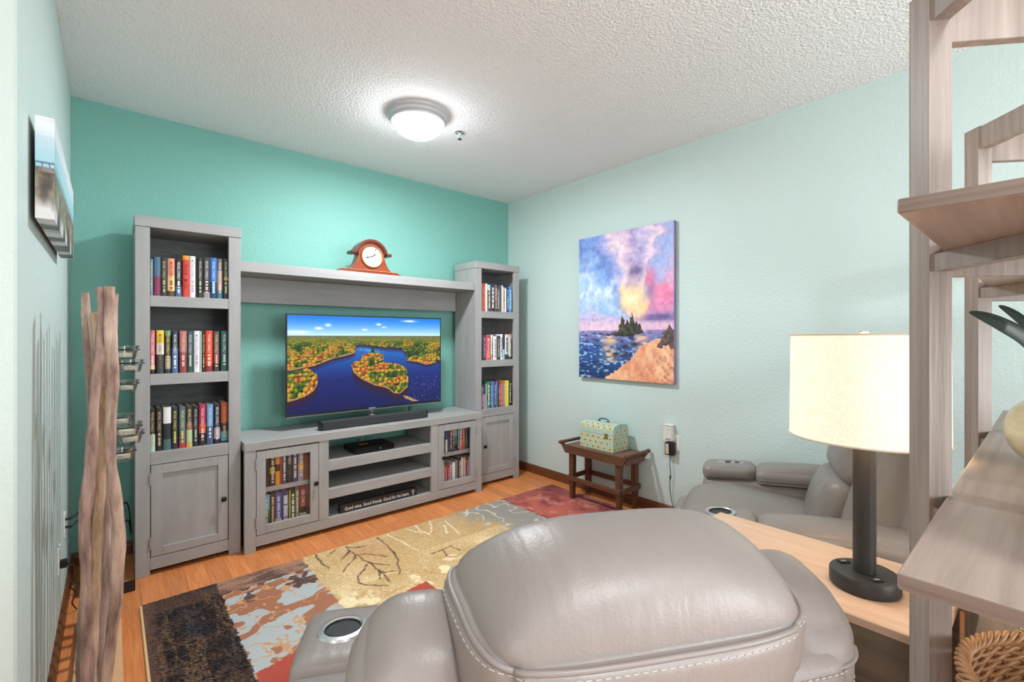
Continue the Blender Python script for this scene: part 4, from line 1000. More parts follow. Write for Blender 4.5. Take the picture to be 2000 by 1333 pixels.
picture_grid('pile', rug_fn, 520, 375, lambda u, v: (-mx_ + u * 2 * mx_, my_ - v * 2 * my_, .0105 + .0022 * vnoise(u * 800, v * 600)), attr_mat('rug_pile', rough=.95, bump=(420, .5), spec=.1), t)

# ================================================================== bench with the tin box, by the right wall
M_wal = mat('walnut_stain', (108, 70, 47), .4, noise=((30, 4, 30), .8, (72, 45, 31)))
M_wal2 = mat('worn_walnut_top', (128, 92, 74), .45, noise=((30, 3, 30), .8, (98, 66, 50)))
t = thing('tray_bench', 'small dark wooden bench with a trough top and side handles', 'bench', (2.985, 2.345, .0135))
L2, Dp = .295, .135            # half length along Y, half depth along X
for sx in (-1, 1):
    for sy in (-1, 1):
        b = B(); x, y = sx * .100, sy * .232
        pts = [(x - .021, y - .021), (x + .021, y - .021), (x + .021, y + .021), (x - .021, y + .021)]
        top = [b.bm.verts.new((p[0], p[1], .372)) for p in pts]; mid = [b.bm.verts.new((p[0], p[1], .15)) for p in pts]
        bot = [b.bm.verts.new((x + (p[0] - x) * .72, y + (p[1] - y) * .72, 0)) for p in pts]
        for a_, b_ in ((top, mid), (mid, bot)):
            for k in range(4): b.bm.faces.new((a_[k], a_[(k + 1) % 4], b_[(k + 1) % 4], b_[k]))
        b.bm.faces.new(top); b.bm.faces.new(bot[::-1])
        obj('leg', b, M_wal, t)
for sx in (-1, 1):
    b = B(); x = sx * .129; b.box(x - .0075, x + .0075, -.262, .262, .150, .188, bev=.002); obj('stretcher', b, M_wal, t)
for sy in (-1, 1):
    b = B(); y = sy * .262; b.box(-.121, .121, y - .0085, y + .0085, .150, .188, bev=.002); obj('stretcher', b, M_wal, t)
for sx in (-1, 1):             # flared long aprons whose ends carry the handle rods
    b = B(); xa = sx * .128
    P = [(-L2 + .012, .372), (L2 - .012, .372), (L2 + .042, .452), (L2 + .028, .466), (L2 + .006, .452), (L2, .437), (-L2, .437), (-L2 - .006, .452), (-L2 - .028, .466), (-L2 - .042, .452)]
    b.prism(P, xa - .009, xa + .009, 'YZ'); obj('apron', b, M_wal, t)
for sy in (-1, 1):
    b = B(); y = sy * (L2 - .02)
    b.obox((0, sy * (L2 + .002), .405), ((1, 0, 0), (0, math.cos(.45), -sy * math.sin(.45) * -1), (0, -math.sin(.45) * sy, math.cos(.45))), (.236, .014, .062), bev=.002); obj('end_board', b, M_wal, t)
    b = B(); y = sy * (L2 + .030)
    b.tube([(-.145, y, .452), (-.125, y, .452), (.125, y, .452), (.145, y, .452)], [.012, .013, .013, .012], 14); obj('handle_rod', b, M_wal, t, smooth=True)
    for sx in (-1, 1):
        b = B(); b.lathe([(0, .016), (.011, .014), (.016, .006), (.016, -.004), (.010, -.008), (0, -.008)] if sx > 0 else [(0, -.016), (.011, -.014), (.016, -.006), (.016, .004), (.010, .008), (0, .008)], 16, c=(sx * .145, y, .452), axis='X'); obj('handle_cap', b, M_wal, t, smooth=True)
b = B(); b.box(-.1185, .1185, -L2 + .004, L2 - .004, .424, .4365, bev=.002); obj('top', b, M_wal2, t)

M_tin = mat('printed_tin', (156, 192, 180), .4, noise=((60, 60, 60), .9, (200, 214, 198)))
t = thing('tin_box', 'domed tin lunch box with a sunflower print on the wooden bench', 'box', (3.005, 2.35, .4505))
bw, bd = .165, .098
b = B(); b.box(-bd, bd, -bw, bw, 0, .125, bev=.004, seg=2); obj('body', b, M_tin, t)
P = [(-bd, .127), (bd, .127)]
for k in range(0, 21):
    a = k / 20 * math.pi; ca, sa = math.cos(a), math.sin(a)
    P.append((bd * math.copysign(abs(ca) ** .62, ca), .150 + .060 * sa ** .75))
b = B(); b.prism([(p[0], p[1]) for p in P], -bw, bw, 'XZ'); obj('lid', b, M_tin, t, smooth=True, angle=35)
fl = B(); rf = random.Random(3)
def flower(c, e1, e2, nrm, R0):                 # printed sunflower: cream halo, yellow petals, brown eye
    c, e1, e2, nrm = Vector(c), Vector(e1), Vector(e2), Vector(nrm); a0 = rf.uniform(0, 6.3)
    for k, (ra, rb, lobes) in enumerate(((1.0, .86, 14), (.72, .54, 11), (.30, .28, 6))):
        n_ = lobes * 2; fl.mi = k
        f = fl.bm.faces.new([fl.bm.verts.new(c + nrm * (.0005 + .0003 * k) + (e1 * math.cos(a0 + 2 * math.pi * i / n_) + e2 * math.sin(a0 + 2 * math.pi * i / n_)) * R0 * (ra if i % 2 else rb)) for i in range(n_)])
        f.material_index = k
for i in range(6):
    for j in range(3):
        y = -bw + .030 + i * .0555 + (.026 if j % 2 else 0)
        if y > bw - .022: continue
        flower((-bd, y, .022 + j * .040), (0, 1, 0), (0, 0, 1), (-1, 0, 0), .0200 * rf.uniform(.85, 1.08))
for sy in (-1, 1):
    for i in range(4):
        for j in range(4):
            x, z = -bd + .028 + i * .048 + (.022 if j % 2 else 0), .022 + j * .042 + (.006 if j > 2 else 0)
            if abs(x) > bd - .020 or (z > .15 and abs(x) > bd - .045): continue
            flower((x, sy * bw, z), (1, 0, 0), (0, 0, 1), (0, sy, 0), .0185 * rf.uniform(.85, 1.05))
for j, k in enumerate((17.6, 14.2)):            # front slope of the lid
    a = k / 20 * math.pi; a2 = (k + .5) / 20 * math.pi
    q = lambda t_: (bd * math.copysign(abs(math.cos(t_)) ** .62, math.cos(t_)), .150 + .060 * math.sin(t_) ** .75)
    (xa, za), (xb, zb) = q(a), q(a2); tv_ = Vector((xb - xa, 0, zb - za)).normalized(); nv = Vector((tv_.z, 0, -tv_.x))
    if nv.z < 0: nv = -nv
    for i in range(6):
        y = -bw + .032 + i * .055 + (.024 if j else 0)
        if y < bw - .022: flower((xa, y, za + .0012), (0, 1, 0), tv_, nv, .0175)
tag(obj('sunflower_print', fl, [flat((206, 212, 176)), flat((226, 178, 74)), flat((128, 86, 40))], t, fix=False), kind='stuff')
M_mint2 = mat('mint_enamel', (150, 190, 178), .35)
b = B(); b.box(-.006, .006, -bw - .002, bw + .002, .2085, .2135, bev=.002)
for s in (-1, 1): b.box(-.004, .004, s * bw - .002, s * bw + .002, .128, .21)
obj('lid_band', b, M_mint2, t)
b = B(); b.tube([(0, -.045, .213), (0, -.042, .226), (0, -.028, .233), (0, .028, .233), (0, .042, .226), (0, .045, .213)], .0042, 8); b.box(-.008, .008, -.055, -.035, .2136, .2165); b.box(-.008, .008, .035, .055, .2136, .2165)
obj('handle', b, M_blk, t, smooth=True)
b = B(); b.box(-bd - .004, -bd, -.115, -.085, .098, .14, bev=.001); obj('latch', b, mat('gold_latch', (190, 160, 100), .3, metal=.8), t)

# ------------------------------------------------------------------ outlet, plug-in unit, adapter with its cord
t = thing('wall_outlet', 'white wall outlet plate on the right wall beside the bench', 'outlet', (XR, 1.817, .50))
b = B(); b.box(-.0055, 0, -.036, .036, 0, .117, bev=.002); obj('cover_plate', b, M_wht, t)
b = B(); b.box(-.0075, -.0055, -.017, .017, .065, .1); b.box(-.0075, -.0055, -.017, .017, .017, .052); obj('socket', b, mat('outlet_face', (225, 223, 218), .4), t)
t = thing('plug_in_unit', 'white plug-in unit in the wall outlet above the black adapter', 'electronics', (XR - .0076, 1.852, .572))
b = B(); b.box(-.045, 0, -.034, .034, 0, .112, bev=.006, seg=2); obj('body', b, mat('soft_white_plastic', (226, 222, 216), .5), t)
b = B(); b.box(-.049, .0, -.037, .037, .1125, .121, bev=.004, seg=2); obj('cap', b, M_wht, t)
b = B(); b.lathe([(0, 0), (.003, 0), (.003, -.002), (0, -.002)], 10, c=(-.045, -.012, .086), axis='X'); obj('indicator', b, M_blk, t)
b = B(); b.box(-.046, -.0452, -.028, .010, .008, .020); obj('printed_label', b, flat((150, 150, 150)), t)
t = thing('power_adapter', 'black power adapter with a thin cord hanging down the right wall', 'adapter', (XR - .0076, 1.84, .468))
b = B(); b.box(-.044, 0, -.034, .034, 0, .094, bev=.004); obj('body', b, M_blk, t)
b = B(); b.box(-.0448, -.0442, .000, .026, .010, .084); obj('rating_label', b, flat((205, 190, 165)), t)
b = B(); b.tube([(-.022, .0, .002), (-.022, .004, -.06), (-.02, -.004, -.16), (-.018, .006, -.20), (-.016, .0, -.30), (-.014, -.022, -.40), (-.012, -.03, -.4675)], .0024, 6, smooth=6)
b.tube([(-.020, -.001, -.15), (-.0195, .0, -.165), (-.019, .004, -.19)], [.003, .0065, .003], 8)
obj('cord', b, M_blk, t, smooth=True)

# ================================================================== driftwood candle stand along the left wall
M_drift = [mat('driftwood_%d' % k, c1, .75, noise=((34, 34, 7), 1.0, c2), bump=(1.0, .5, (90, 90, 14))) for k, (c1, c2) in enumerate(
    (((222, 192, 172), (128, 96, 86)), ((214, 180, 164), (118, 88, 82)), ((226, 196, 164), (150, 116, 90)), ((212, 188, 174), (124, 100, 92))))]
t = thing('driftwood_candle_stand', 'tall stand of upright driftwood sticks in a row holding glass cups', 'candle stand', (-.038, 2.48, 0))
b = B(); b.box(-.075, .075, -.46, .49, 0.0005, .028, bev=.003); obj('base', b, mat('pale_maple', (220, 176, 132), .5, noise=((20, 2, 20), .6, (198, 150, 106))), t)
front = [(-.43, .0165, [(.035, 1.509), (.036, 1.372), (.044, 1.235), (.04, 1.099), (.035, .963), (.049, .823), (.06, .7), (.056, .581), (.053, .444), (.038, .313), (.025, .194), (.02, .02)]),
 (-.39, .0155, [(.015, 1.507), (.023, 1.408), (.01, 1.304), (-.004, 1.133), (-.011, .929), (-.02, .828), (-.031, .712), (-.024, .591), (-.026, .422), (-.02, .194), (-.018, .02)]),
 (-.35, .0165, [(-.002, 1.422), (.008, 1.321), (.016, 1.162), (.011, .987), (.011, .811), (.002, .656), (-.005, .518), (-.01, .363), (-.014, .168), (-.01, .02)]),
 (-.31, .0140, [(-.012, 1.427), (-.001, 1.285), (.005, 1.16), (.021, .979), (.029, .797), (.028, .635), (.024, .493), (.012, .336), (-.001, .14), (0, .02)]),
 (-.27, .0125, [(-.03, 1.496), (-.025, 1.374), (-.018, 1.23), (-.01, 1.085), (-.003, .903), (-.012, .724), (-.017, .545), (-.009, .361), (.002, .116), (0, .02)]),
 (-.22, .0140, [(.046, 1.499), (.043, 1.338), (.035, 1.15), (.026, .963), (.038, .773), (.046, .601), (.041, .414), (.029, .249), (.022, .14), (.02, .02)])]
tops = [1.46, 1.44, 1.50, 1.42, 1.38, 1.47, 1.40, 1.49]
rr = random.Random(5)
def resample(P, n=28):
    P = sorted(P, key=lambda q: q[1]); zs_ = np.linspace(P[0][1], P[-1][1], n)
    xs_ = np.interp(zs_, [q[1] for q in P], [q[0] for q in P]); k_ = np.array([.25, .5, .25])
    xs_[1:-1] = np.convolve(xs_, k_, 'same')[1:-1]
    return list(zip(xs_, zs_))
allst = [(y, r0, resample(P)) for y, r0, P in front]
for k, zt in enumerate(tops):
    y = -.15 + k * .085; ph1 = rr.uniform(0, 6.3); am = rr.uniform(.006, .016); off = rr.uniform(-.035, .035)
    allst.append((y, rr.uniform(.011, .015), [(off + am * math.sin(ph1 + s_ * 5), .02 + s_ * (zt - .02)) for s_ in np.linspace(0, 1, 28)]))
sticks = []
for k, (y, r0, P) in enumerate(allst):
    ph2 = rr.uniform(0, 6.3); n_ = len(P)
    pts = [(x_, y + .010 * math.sin(ph2 + i / n_ * 6), z_) for i, (x_, z_) in enumerate(P)]
    rad = [r0 * (1 + .12 * math.sin(ph2 + i / n_ * 15) + .09 * math.sin(ph2 * 3 + i * 1.9)) * (1.1 - .16 * i / n_) for i in range(n_)]
    b = B(); b.tube(pts, rad, 12); obj('driftwood_stick', b, M_drift[k % 4], t, smooth=True, angle=60)
    sticks.append((y, pts))
M_wax = mat('candle_wax', (236, 224, 204), .5)
cups = [(2, 1.262, .040, 'top'), (6, 1.205, .040, ''), (8, 1.115, .040, ''), (10, .955, .040, ''), (2, .990, .044, ''), (6, .930, .042, ''), (7, .850, .040, ''), (9, .815, .038, '')]
CL = ['highest glass candle cup on the driftwood stand', 'glass candle cup just below the highest on the driftwood stand', 'third highest glass candle cup on the driftwood stand', 'half hidden glass candle cup at mid height on the driftwood stand',
      'largest glass candle cup, topmost of the lower driftwood cluster', 'glass candle cup second in the lower driftwood cluster', 'small glass candle cup third in the lower driftwood cluster', 'lowest glass candle cup on the driftwood stand']
for (k, z, r, _), lab in zip(cups, CL):
    y = sticks[k][0]
    i = min(range(28), key=lambda q: abs(sticks[k][1][q][2] - z)); sx = sticks[k][1][i][0]
    cx = max(sx + .018 + r + .006, .076)
    b = B(); ring = [(cx + (r * .93 + .003) * math.cos(a), y + (r * .93 + .003) * math.sin(a), z + .034) for a in [2 * math.pi * q / 24 for q in range(24)]]
    b.tube(ring, .0022, 6, closed=True); b.tube([(sx, y, z + .034), (cx - r * .93, y, z + .034)], .0022, 6); obj('wire_ring', b, M_blk, t, smooth=True)
    c = thing('votive_cup', lab, 'candle cup', (-.038 + cx, 2.48 + y, z), group='glass candle cups on the driftwood stand')
    b = B(); b.lathe([(0, 0), (r * .70, 0), (r * .74, .004), (r * .93, .040), (r * 1.03, .045), (r * 1.03, .048), (r * .90, .047), (r * .70, .008), (0, .007)], 28); obj('glass', b, M_cup, c, smooth=True)
    b = B(); b.lathe([(0, .0085), (r * .52, .0085), (r * .52, .022), (r * .50, .023), (0, .0225)], 20); obj('tealight', b, M_wax, c, smooth=True)

# ------------------------------------------------------------------ wires and devices in the left corner
t = thing('cable_wall_plate', 'white wall plate with two black cables on the left wall', 'wall plate', (XL, 3.18, .355))
b = B(); b.box(0, .006, -.036, .036, 0, .117, bev=.002); obj('cover_plate', b, M_wht, t)
b = B()
for dz, s in ((.085, 0), (.045, 1)):
    b.tube([(.005, 0, dz), (.03, 0, dz)], .006, 8)
    b.tube([(.03, 0, dz), (.06, .05, dz + .012), (.12, .20, dz + .01 - s * .02), (.19, .33, dz - .10 - s * .1), (.25, .40, .0 - s * .1), (.27, .44, -.20)], .0035, 6, smooth=6)
obj('cable', b, M_blk, t, smooth=True)
t = thing('corner_outlet', 'white power outlet on the left wall near the corner', 'outlet', (XL, 2.86, .30))
b = B(); b.box(0, .006, -.036, .036, 0, .117, bev=.002); obj('cover_plate', b, M_wht, t)
b = B(); b.box(.006, .030, -.016, .016, .02, .052, bev=.003); obj('plug', b, M_blk, t)
b = B(); b.tube([(.03, 0, .03), (.05, .04, .0), (.055, .08, -.06), (.03, .13, -.12), (.05, .18, -.18), (.035, .22, -.24), (.05, .26, -.294)], .003, 6, smooth=6); obj('cord', b, M_blk, t, smooth=True)
t = thing('black_router', 'black boxy router on the floor behind the driftwood stand', 'router', (-.075, 3.36, 0))
b = B(); b.box(-.045, .045, -.10, .10, .004, .055, bev=.006); obj('body', b, M_blk, t)
for k, dy in enumerate((-.06, .02, .08)):
    b = B(); b.tube([(-.03, dy, .05), (-.035, dy, .08), (-.04, dy + .01 * k, .22)], [.006, .006, .004], 8); obj('antenna', b, M_blk, t, smooth=True)
b = B(); b.box(-.03, .03, -.08, .08, 0, .004); obj('foot', b, M_blk, t)
t = thing('floor_speaker_wedge', 'small black wedge device on the floor beside the left bookcase', 'electronics', (.072, 3.22, .0005))
b = B(); b.prism([(-.06, 0), (.06, 0), (.06, .012), (-.06, .055)], -.042, .026, 'YZ'); obj('body', b, M_blk, t)
b = B(); b.quad([(-.02, .03, .0245), (-.02, .05, .0178), (.01, .05, .0178), (.01, .03, .0245)]); obj('printed_mark', b, flat((190, 190, 190)), t)
t = thing('loose_cord', 'black power cord coiled on the floor by the left wall', 'cord', (-.10, 3.58, 0))
b = B(); b.tube([(-.03, .11, .10), (-.01, .09, .05), (.03, .05, .006), (.12, -.04, .006), (.15, -.10, .006), (.10, -.06, .006), (.08, .06, .008), (.13, .09, .05), (.17, .10, .16)], .0035, 6, smooth=6); obj('cord', b, M_blk, t, smooth=True)

# ================================================================== recliners
M_lea = mat('grey_leather', (144, 136, 131), .40, noise=((5, 5, 5), .6, (130, 123, 118)), bump=(260, .07), bump2=(1.0, .10, (42, 11, 11)))
M_lea2 = mat('grey_leather_seam', (138, 130, 125), .4)
M_thread = mat('light_thread', (184, 176, 169), .7)
class Puff:
    def __init__(s, half, r=.04, puff=(0, 0, 0), n=12, c=(0, 0, 0), rx=0.0, deform=None, e=2.0):
        s.h = np.array(half, float); s.r = r; s.p = puff; s.n = n; s.c = Vector(c); s.m = Matrix.Rotation(rx, 3, 'X'); s.d = deform; s.e = e
    def map(s, p):
        p = np.array(p, float)
        w_ = np.sin(p * math.pi / 2)
        q = w_ * s.h; lim = np.maximum(s.h - s.r, 0.0)
        inn = np.clip(q, -lim, lim); de = q - inn; l = np.linalg.norm(de)
        if l > 1e-9 and np.max(np.abs(p)) > .999: q = inn + de / l * min(s.r, min(s.h))
        for k in range(3):
            a, b_ = [i for i in range(3) if i != k]
            pu = s.p[k]
            if isinstance(pu, tuple): pu = pu[1] if p[k] > 0 else pu[0]
            q[k] += w_[k] * pu * (1 - abs(w_[a]) ** s.e) * (1 - abs(w_[b_]) ** s.e)
        v = Vector(q)
        if s.d: v = Vector(s.d(v, w_))
        return s.m @ v + s.c
    def build(s, name, m, parent):
        bm = bmesh.new(); bmesh.ops.create_cube(bm, size=2.0)
        bmesh.ops.subdivide_edges(bm, edges=bm.edges[:], cuts=s.n - 1, use_grid_fill=True)
        for v in bm.verts: v.co = s.map(tuple(v.co))
        me = bpy.data.meshes.new(name); bm.to_mesh(me); bm.free()
        me.polygons.foreach_set('use_smooth', [True] * len(me.polygons))
        return mesh_obj(name, me, m, parent)
    def path(s, pts, k=14, lift=1.0):
        out = []
        for a, b_ in zip(pts[:-1], pts[1:]):
            for i in range(k):
                f = i / k; p = [a[j] + (b_[j] - a[j]) * f for j in range(3)]; mx = max(abs(c_) for c_ in p)
                out.append(s.map([c_ / mx for c_ in p]))
        out.append(s.map(pts[-1]))
        return out
def stitches(name, path, parent, off=(0, 0, 0), L=.0062, gap=.0040, r=.0008):
    b = B(); off = Vector(off); pts = [p + off for p in path]; acc = 0; seg = []
    dist = [0]
    for a, c in zip(pts[:-1], pts[1:]): dist.append(dist[-1] + (c - a).length)
    def at(s):
        for i in range(len(pts) - 1):
            if dist[i + 1] >= s: return pts[i].lerp(pts[i + 1], (s - dist[i]) / max(1e-9, dist[i + 1] - dist[i]))
        return pts[-1]
    s = 0
    while s + L < dist[-1]:
        b.tube([at(s), at(s + L)], r, 5); s += L + gap
    return obj(name, b, M_thread, parent)
def recliner(label, loc, rz, rear):
    t = thing('recliner', label, 'recliner', loc, rz)
    # floor base
    b = B(); b.box(-.30, .30, -.30, .06, -.013, .06, bev=.008); obj('base', b, M_blk, t)
    # seat and footrest
    def wf(v, w_):                            # front edge rolls down
        f = max(0, (v.y - .12) / .26); return (v.x, v.y, v.z - .10 * f ** 2.2 + .02 * max(0, w_[1]))
    st = Puff((.275, .36, .115), .05, (.0, .02, (.0, .035)), 14, (0, .13, .400), R(5), wf); st.build('seat_cushion', M_lea, t)
    for s in (-.62, .62):
        stitches('stitching', st.path([(s, -.3, 1), (s, .95, 1)], 22), t, (0, 0, .0008))
    b = Puff((.275, .055, .17), .04, (0, .02, 0), 10, (0, .47, .27), R(-6)); b.build('footrest', M_lea, t)
    # arms
    for sx in (-1, 1):
        cx = sx * .430
        def af(v, w_): return (v.x * (1 + .06 * max(0, w_[2])), v.y, v.z - .05 * max(0, w_[1] - .55) * max(0, w_[2]))
        a = Puff((.098, (.42 + rear) / 2, .25), .05, (.012, .01, 0), 12, (cx, (.42 - rear) / 2, .30), 0.0, af); arm = a.build('arm', M_lea, t)
        def pf(v, w_): return (v.x, v.y, v.z + .012 * math.cos(w_[1] * 1.4) - .012)
        pad = Puff((.108, (.15 + rear) / 2, .048), .040, (.008, .012, (.0, .018)), 14, (cx, (.15 - rear) / 2, .572), R(-1.5), pf); po = pad.build('arm_pad', M_lea, t)
        ring = pad.path([(-1, -1, -.35), (-1, 1, -.35), (1, 1, -.35), (1, -1, -.35), (-1, -1, -.35)], 16)
        bb = B(); bb.tube(ring, .0035, 6); obj('piping', bb, M_lea2, po, smooth=True, angle=75)
        stitches('stitching', pad.path([(-1, -1, -.05), (-1, 1, -.05), (1, 1, -.05), (1, -1, -.05)], 20), po)
        fb = Puff((.100, .130, .040), .030, (.004, .01, .004), 12, (cx, .285, .562), R(-4)); fo = fb.build('arm_console', M_lea, t)
        stitches('stitching', fb.path([(-1, 1, .5), (1, 1, .5)], 20), fo)
        zt = .6045; M4 = Matrix.Translation((cx, .285, zt)) @ Matrix.Rotation(R(-4), 4, 'X')
        bb = B(); 
        prof = [(.056, -.004), (.061, .0), (.058, .006), (.047, .008), (.042, .004), (.039, -.004)]
        bb.lathe(prof, 32)
        bmesh.ops.transform(bb.bm, matrix=M4, verts=bb.bm.verts[:])
        if sx < 0:
            obj('cup_holder_ring', bb, mat('satin_silver', (206, 206, 208), .28, metal=.85), fo, smooth=True)
            bb = B(); bb.lathe([(.041, .006), (.0395, .0018), (0, .0016)], 32)
            bmesh.ops.transform(bb.bm, matrix=M4, verts=bb.bm.verts[:]); obj('cup_holder_well', bb, M_blk, fo, smooth=True)
        else:
            bb.bm.free(); bb = B(); bb.box(-.030, .030, -.075, .06, -.004, .003, bev=.002)
            bmesh.ops.transform(bb.bm, matrix=M4, verts=bb.bm.verts[:]); cp = obj('control_plate', bb, mat('silver_panel', (176, 176, 178), .3, metal=.6), fo)
            bb = B(); bb.box(-.018, .018, -.01, .02, .003, .006, bev=.001); bb.box(-.014, .014, -.055, -.030, .003, .0045)
            bmesh.ops.transform(bb.bm, matrix=M4, verts=bb.bm.verts[:]); obj('button', bb, M_blk, cp)
    # back: shell, bolsters, centre cushions, headrest
    tilt = R(17)
    def place(x, along, out):                 # point on the reclined back: along = height on it, out = toward the front
        return (x, -.190 - math.sin(tilt) * along + math.cos(tilt) * out, .42 + math.cos(tilt) * along + math.sin(tilt) * out)
    sh = Puff((.30, .05, .295), .04, (0, (.03, 0), 0), 12, place(0, .25, -.055), tilt); so = sh.build('back_shell', M_lea, t)
    stitches('stitching', sh.path([(-.9, -1, .80), (.9, -1, .80)], 26), so, (0, -.001, 0))
    for sx in (-1, 1):
        def bf(v, w_): return (v.x, v.y + .02 * max(0, w_[2]) ** 2, v.z)
        bo = Puff((.083, .088, .280), .068, (.014, .02, .015), 16, place(sx * .262, .300, -.012), tilt, bf); oo = bo.build('side_bolster', M_lea, t)
        pth = bo.path([(sx * 1, -.9, -.9), (sx * 1, -.9, .55), (sx * .9, -1, .60), (-sx * .8, -1, .60)], 20)
        bb = B(); bb.tube(pth, .003, 6); obj('piping', bb, M_lea2, oo, smooth=True, angle=75)
        stitches('stitching', bo.path([(sx * 1, -.7, -.9), (sx * 1, -.7, .45), (sx * .9, -1, .48), (-sx * .8, -1, .48)], 20), oo, (0, -.001, 0))
    lu = Puff((.205, .075, .145), .06, (0, (0, .03), .0), 12, place(0, .15, .070), tilt); lo = lu.build('lumbar_cushion', M_lea, t)
    up = Puff((.205, .07, .15), .055, (0, (0, .03), .0), 12, place(0, .42, .062), tilt); uo = up.build('back_cushion', M_lea, t)
    for s in (-.45, .45):
        stitches('stitching', up.path([(s, 1, -.9), (s, 1, .9)], 16), uo, (0, .001, 0)); stitches('stitching', lu.path([(s, 1, -.9), (s, 1, .9)], 16), lo, (0, .001, 0))
    def hf(v, w_):
        k_ = .38; return (v.x * (1 + .08 * w_[1]) * math.sqrt(1 - k_ * w_[1] ** 4 / 2), v.y * math.sqrt(1 - k_ * w_[0] ** 4 / 2), v.z - .012 * max(0, -w_[1]) * max(0, w_[2]))
    hd = Puff((.214, .110, .050), .024, (.012, (.010, .02), (0, .070)), 20, (0, -.372, .966), R(4), hf, 3.6); ho = hd.build('headrest', M_lea, t)
    ring = hd.path([(-1, 1, .62), (-1, -1, .62), (1, -1, .62), (1, 1, .62)], 22)
    bb = B(); bb.tube(ring, .0036, 8); obj('piping', bb, M_lea2, ho, smooth=True, angle=75)
    stitches('stitching', hd.path([(-1, .9, .42), (-1, -1, .42), (1, -1, .42), (1, .9, .42)], 26), ho, (0, 0, 0))
    return t
recliner('grey leather recliner in the foreground, seen from behind', (.680, .688, .0135), R(-28), .30)
recliner('grey leather recliner in the corner by the right wall, behind the lamp', (2.404, .785, .0135), R(22), .41)

# ================================================================== side table with lamp
M_tab = mat('limed_oak_top', (222, 194, 170), .45, noise=((40, 3, 40), .8, (200, 166, 140)))
M_tabd = mat('dark_oak_side', (128, 111, 95), .55, noise=((2, 2, 60), .8, (98, 84, 70)))
t = thing('side_table', 'light oak side table between the two recliners', 'table', (1.585, .4975, 0))
TZ = .66
b = B(); b.box(-.21, .21, -.3425, .3425, TZ - .022, TZ, bev=.002); obj('top', b, M_tab, t)
for sx in (-1, 1):
    b = B(); b.box(sx * .198 - .010, sx * .198 + .010, -.333, .333, .0, TZ - .0225, bev=.001); obj('side_panel', b, M_tabd, t)
b = B(); b.box(-.187, .187, -.33, .33, .28, .30); obj('shelf', b, M_tabd, t)
t = thing('table_lamp', 'lit table lamp with linen drum shade and black column on the side table', 'lamp', (1.557, .332, TZ))
b = B(); b.lathe([(0, .0004), (.078, .0004), (.080, .004), (.080, .036), (.077, .041), (0, .042)], 48); obj('base', b, mat('bronze_black', (58, 57, 57), .48, metal=.2), t, smooth=True)
b = B(); b.lathe([(.0, .0425), (.0262, .0425), (.0262, .425), (0, .427)], 36); obj('column', b, mat('bronze_black', (58, 57, 57)), t, smooth=True)
ua = Vector((-.66, -.75, 0)); va = Vector((.75, -.66, 0))
for q in (ua * -.052 + va * -.02, ua * .050 + va * -.005):
    b = B(); b.obox(q + Vector((0, 0, .0430)), (va, ua, (0, 0, 1)), (.024, .016, .0025), bev=.001); pl = obj('power_port', b, M_blk, t)
    b = B(); b.obox(q + Vector((0, 0, .0446)), (va, ua, (0, 0, 1)), (.014, .006, .001)); obj('port_slot', b, flat((150, 152, 155)), pl)
def linen():
    m = mat('linen_shade', (248, 238, 220), .9, noise=((150, 150, 230), .9, (230, 212, 180)))
    nt = m.node_tree; bs = nt.nodes['Principled BSDF']
    src = bs.inputs['Base Color'].links[0].from_socket
    nt.links.new(src, bs.inputs['Emission Color']); bs.inputs['Emission Strength'].default_value = LAMP_SHADE * .5
    return m
SR, SZ0, SZ1 = .176, .408, .687
b = B(); prof = [(SR, SZ0), (SR * .985, SZ1), (SR * .975, SZ1), (SR * .99, SZ0), (SR, SZ0)]
b.lathe(prof, 64); obj('shade', b, linen(), t, smooth=True)
for zz, rr_ in ((SZ0, SR + .0006), (SZ1, SR * .985 + .0006)):
    b = B(); b.tube([(rr_ * math.cos(a), rr_ * math.sin(a), zz) for a in [2 * math.pi * k / 64 for k in range(64)]], .0028, 6, closed=True); obj('shade_trim', b, mat('shade_trim_cloth', (232, 218, 194), .8), t, smooth=True)
b = B()
for k in range(3):
    a = k * 2.094 + .5; b.tube([(0, 0, SZ1 - .018), (SR * .96 * math.cos(a), SR * .96 * math.sin(a), SZ1 - .004)], .002, 6)
b.tube([(0, 0, .427), (0, 0, SZ1 - .012)], .004, 8); obj('harp', b, M_chrome, t, smooth=True)
b = B(); b.lathe([(0, SZ1 - .012), (.009, SZ1 - .012), (.011, SZ1 + .004), (.011, SZ1 + .010), (0, SZ1 + .011)], 16); obj('finial', b, M_chrome, t, smooth=True)
b = B(); b.lathe([(0, .47), (.014, .475), (.028, .51), (.030, .54), (.022, .565), (0, .575)], 20); obj('bulb', b, mat('warm_bulb', (255, 244, 225), .4, emit=((255, 226, 185), 40.0)), t, smooth=True)

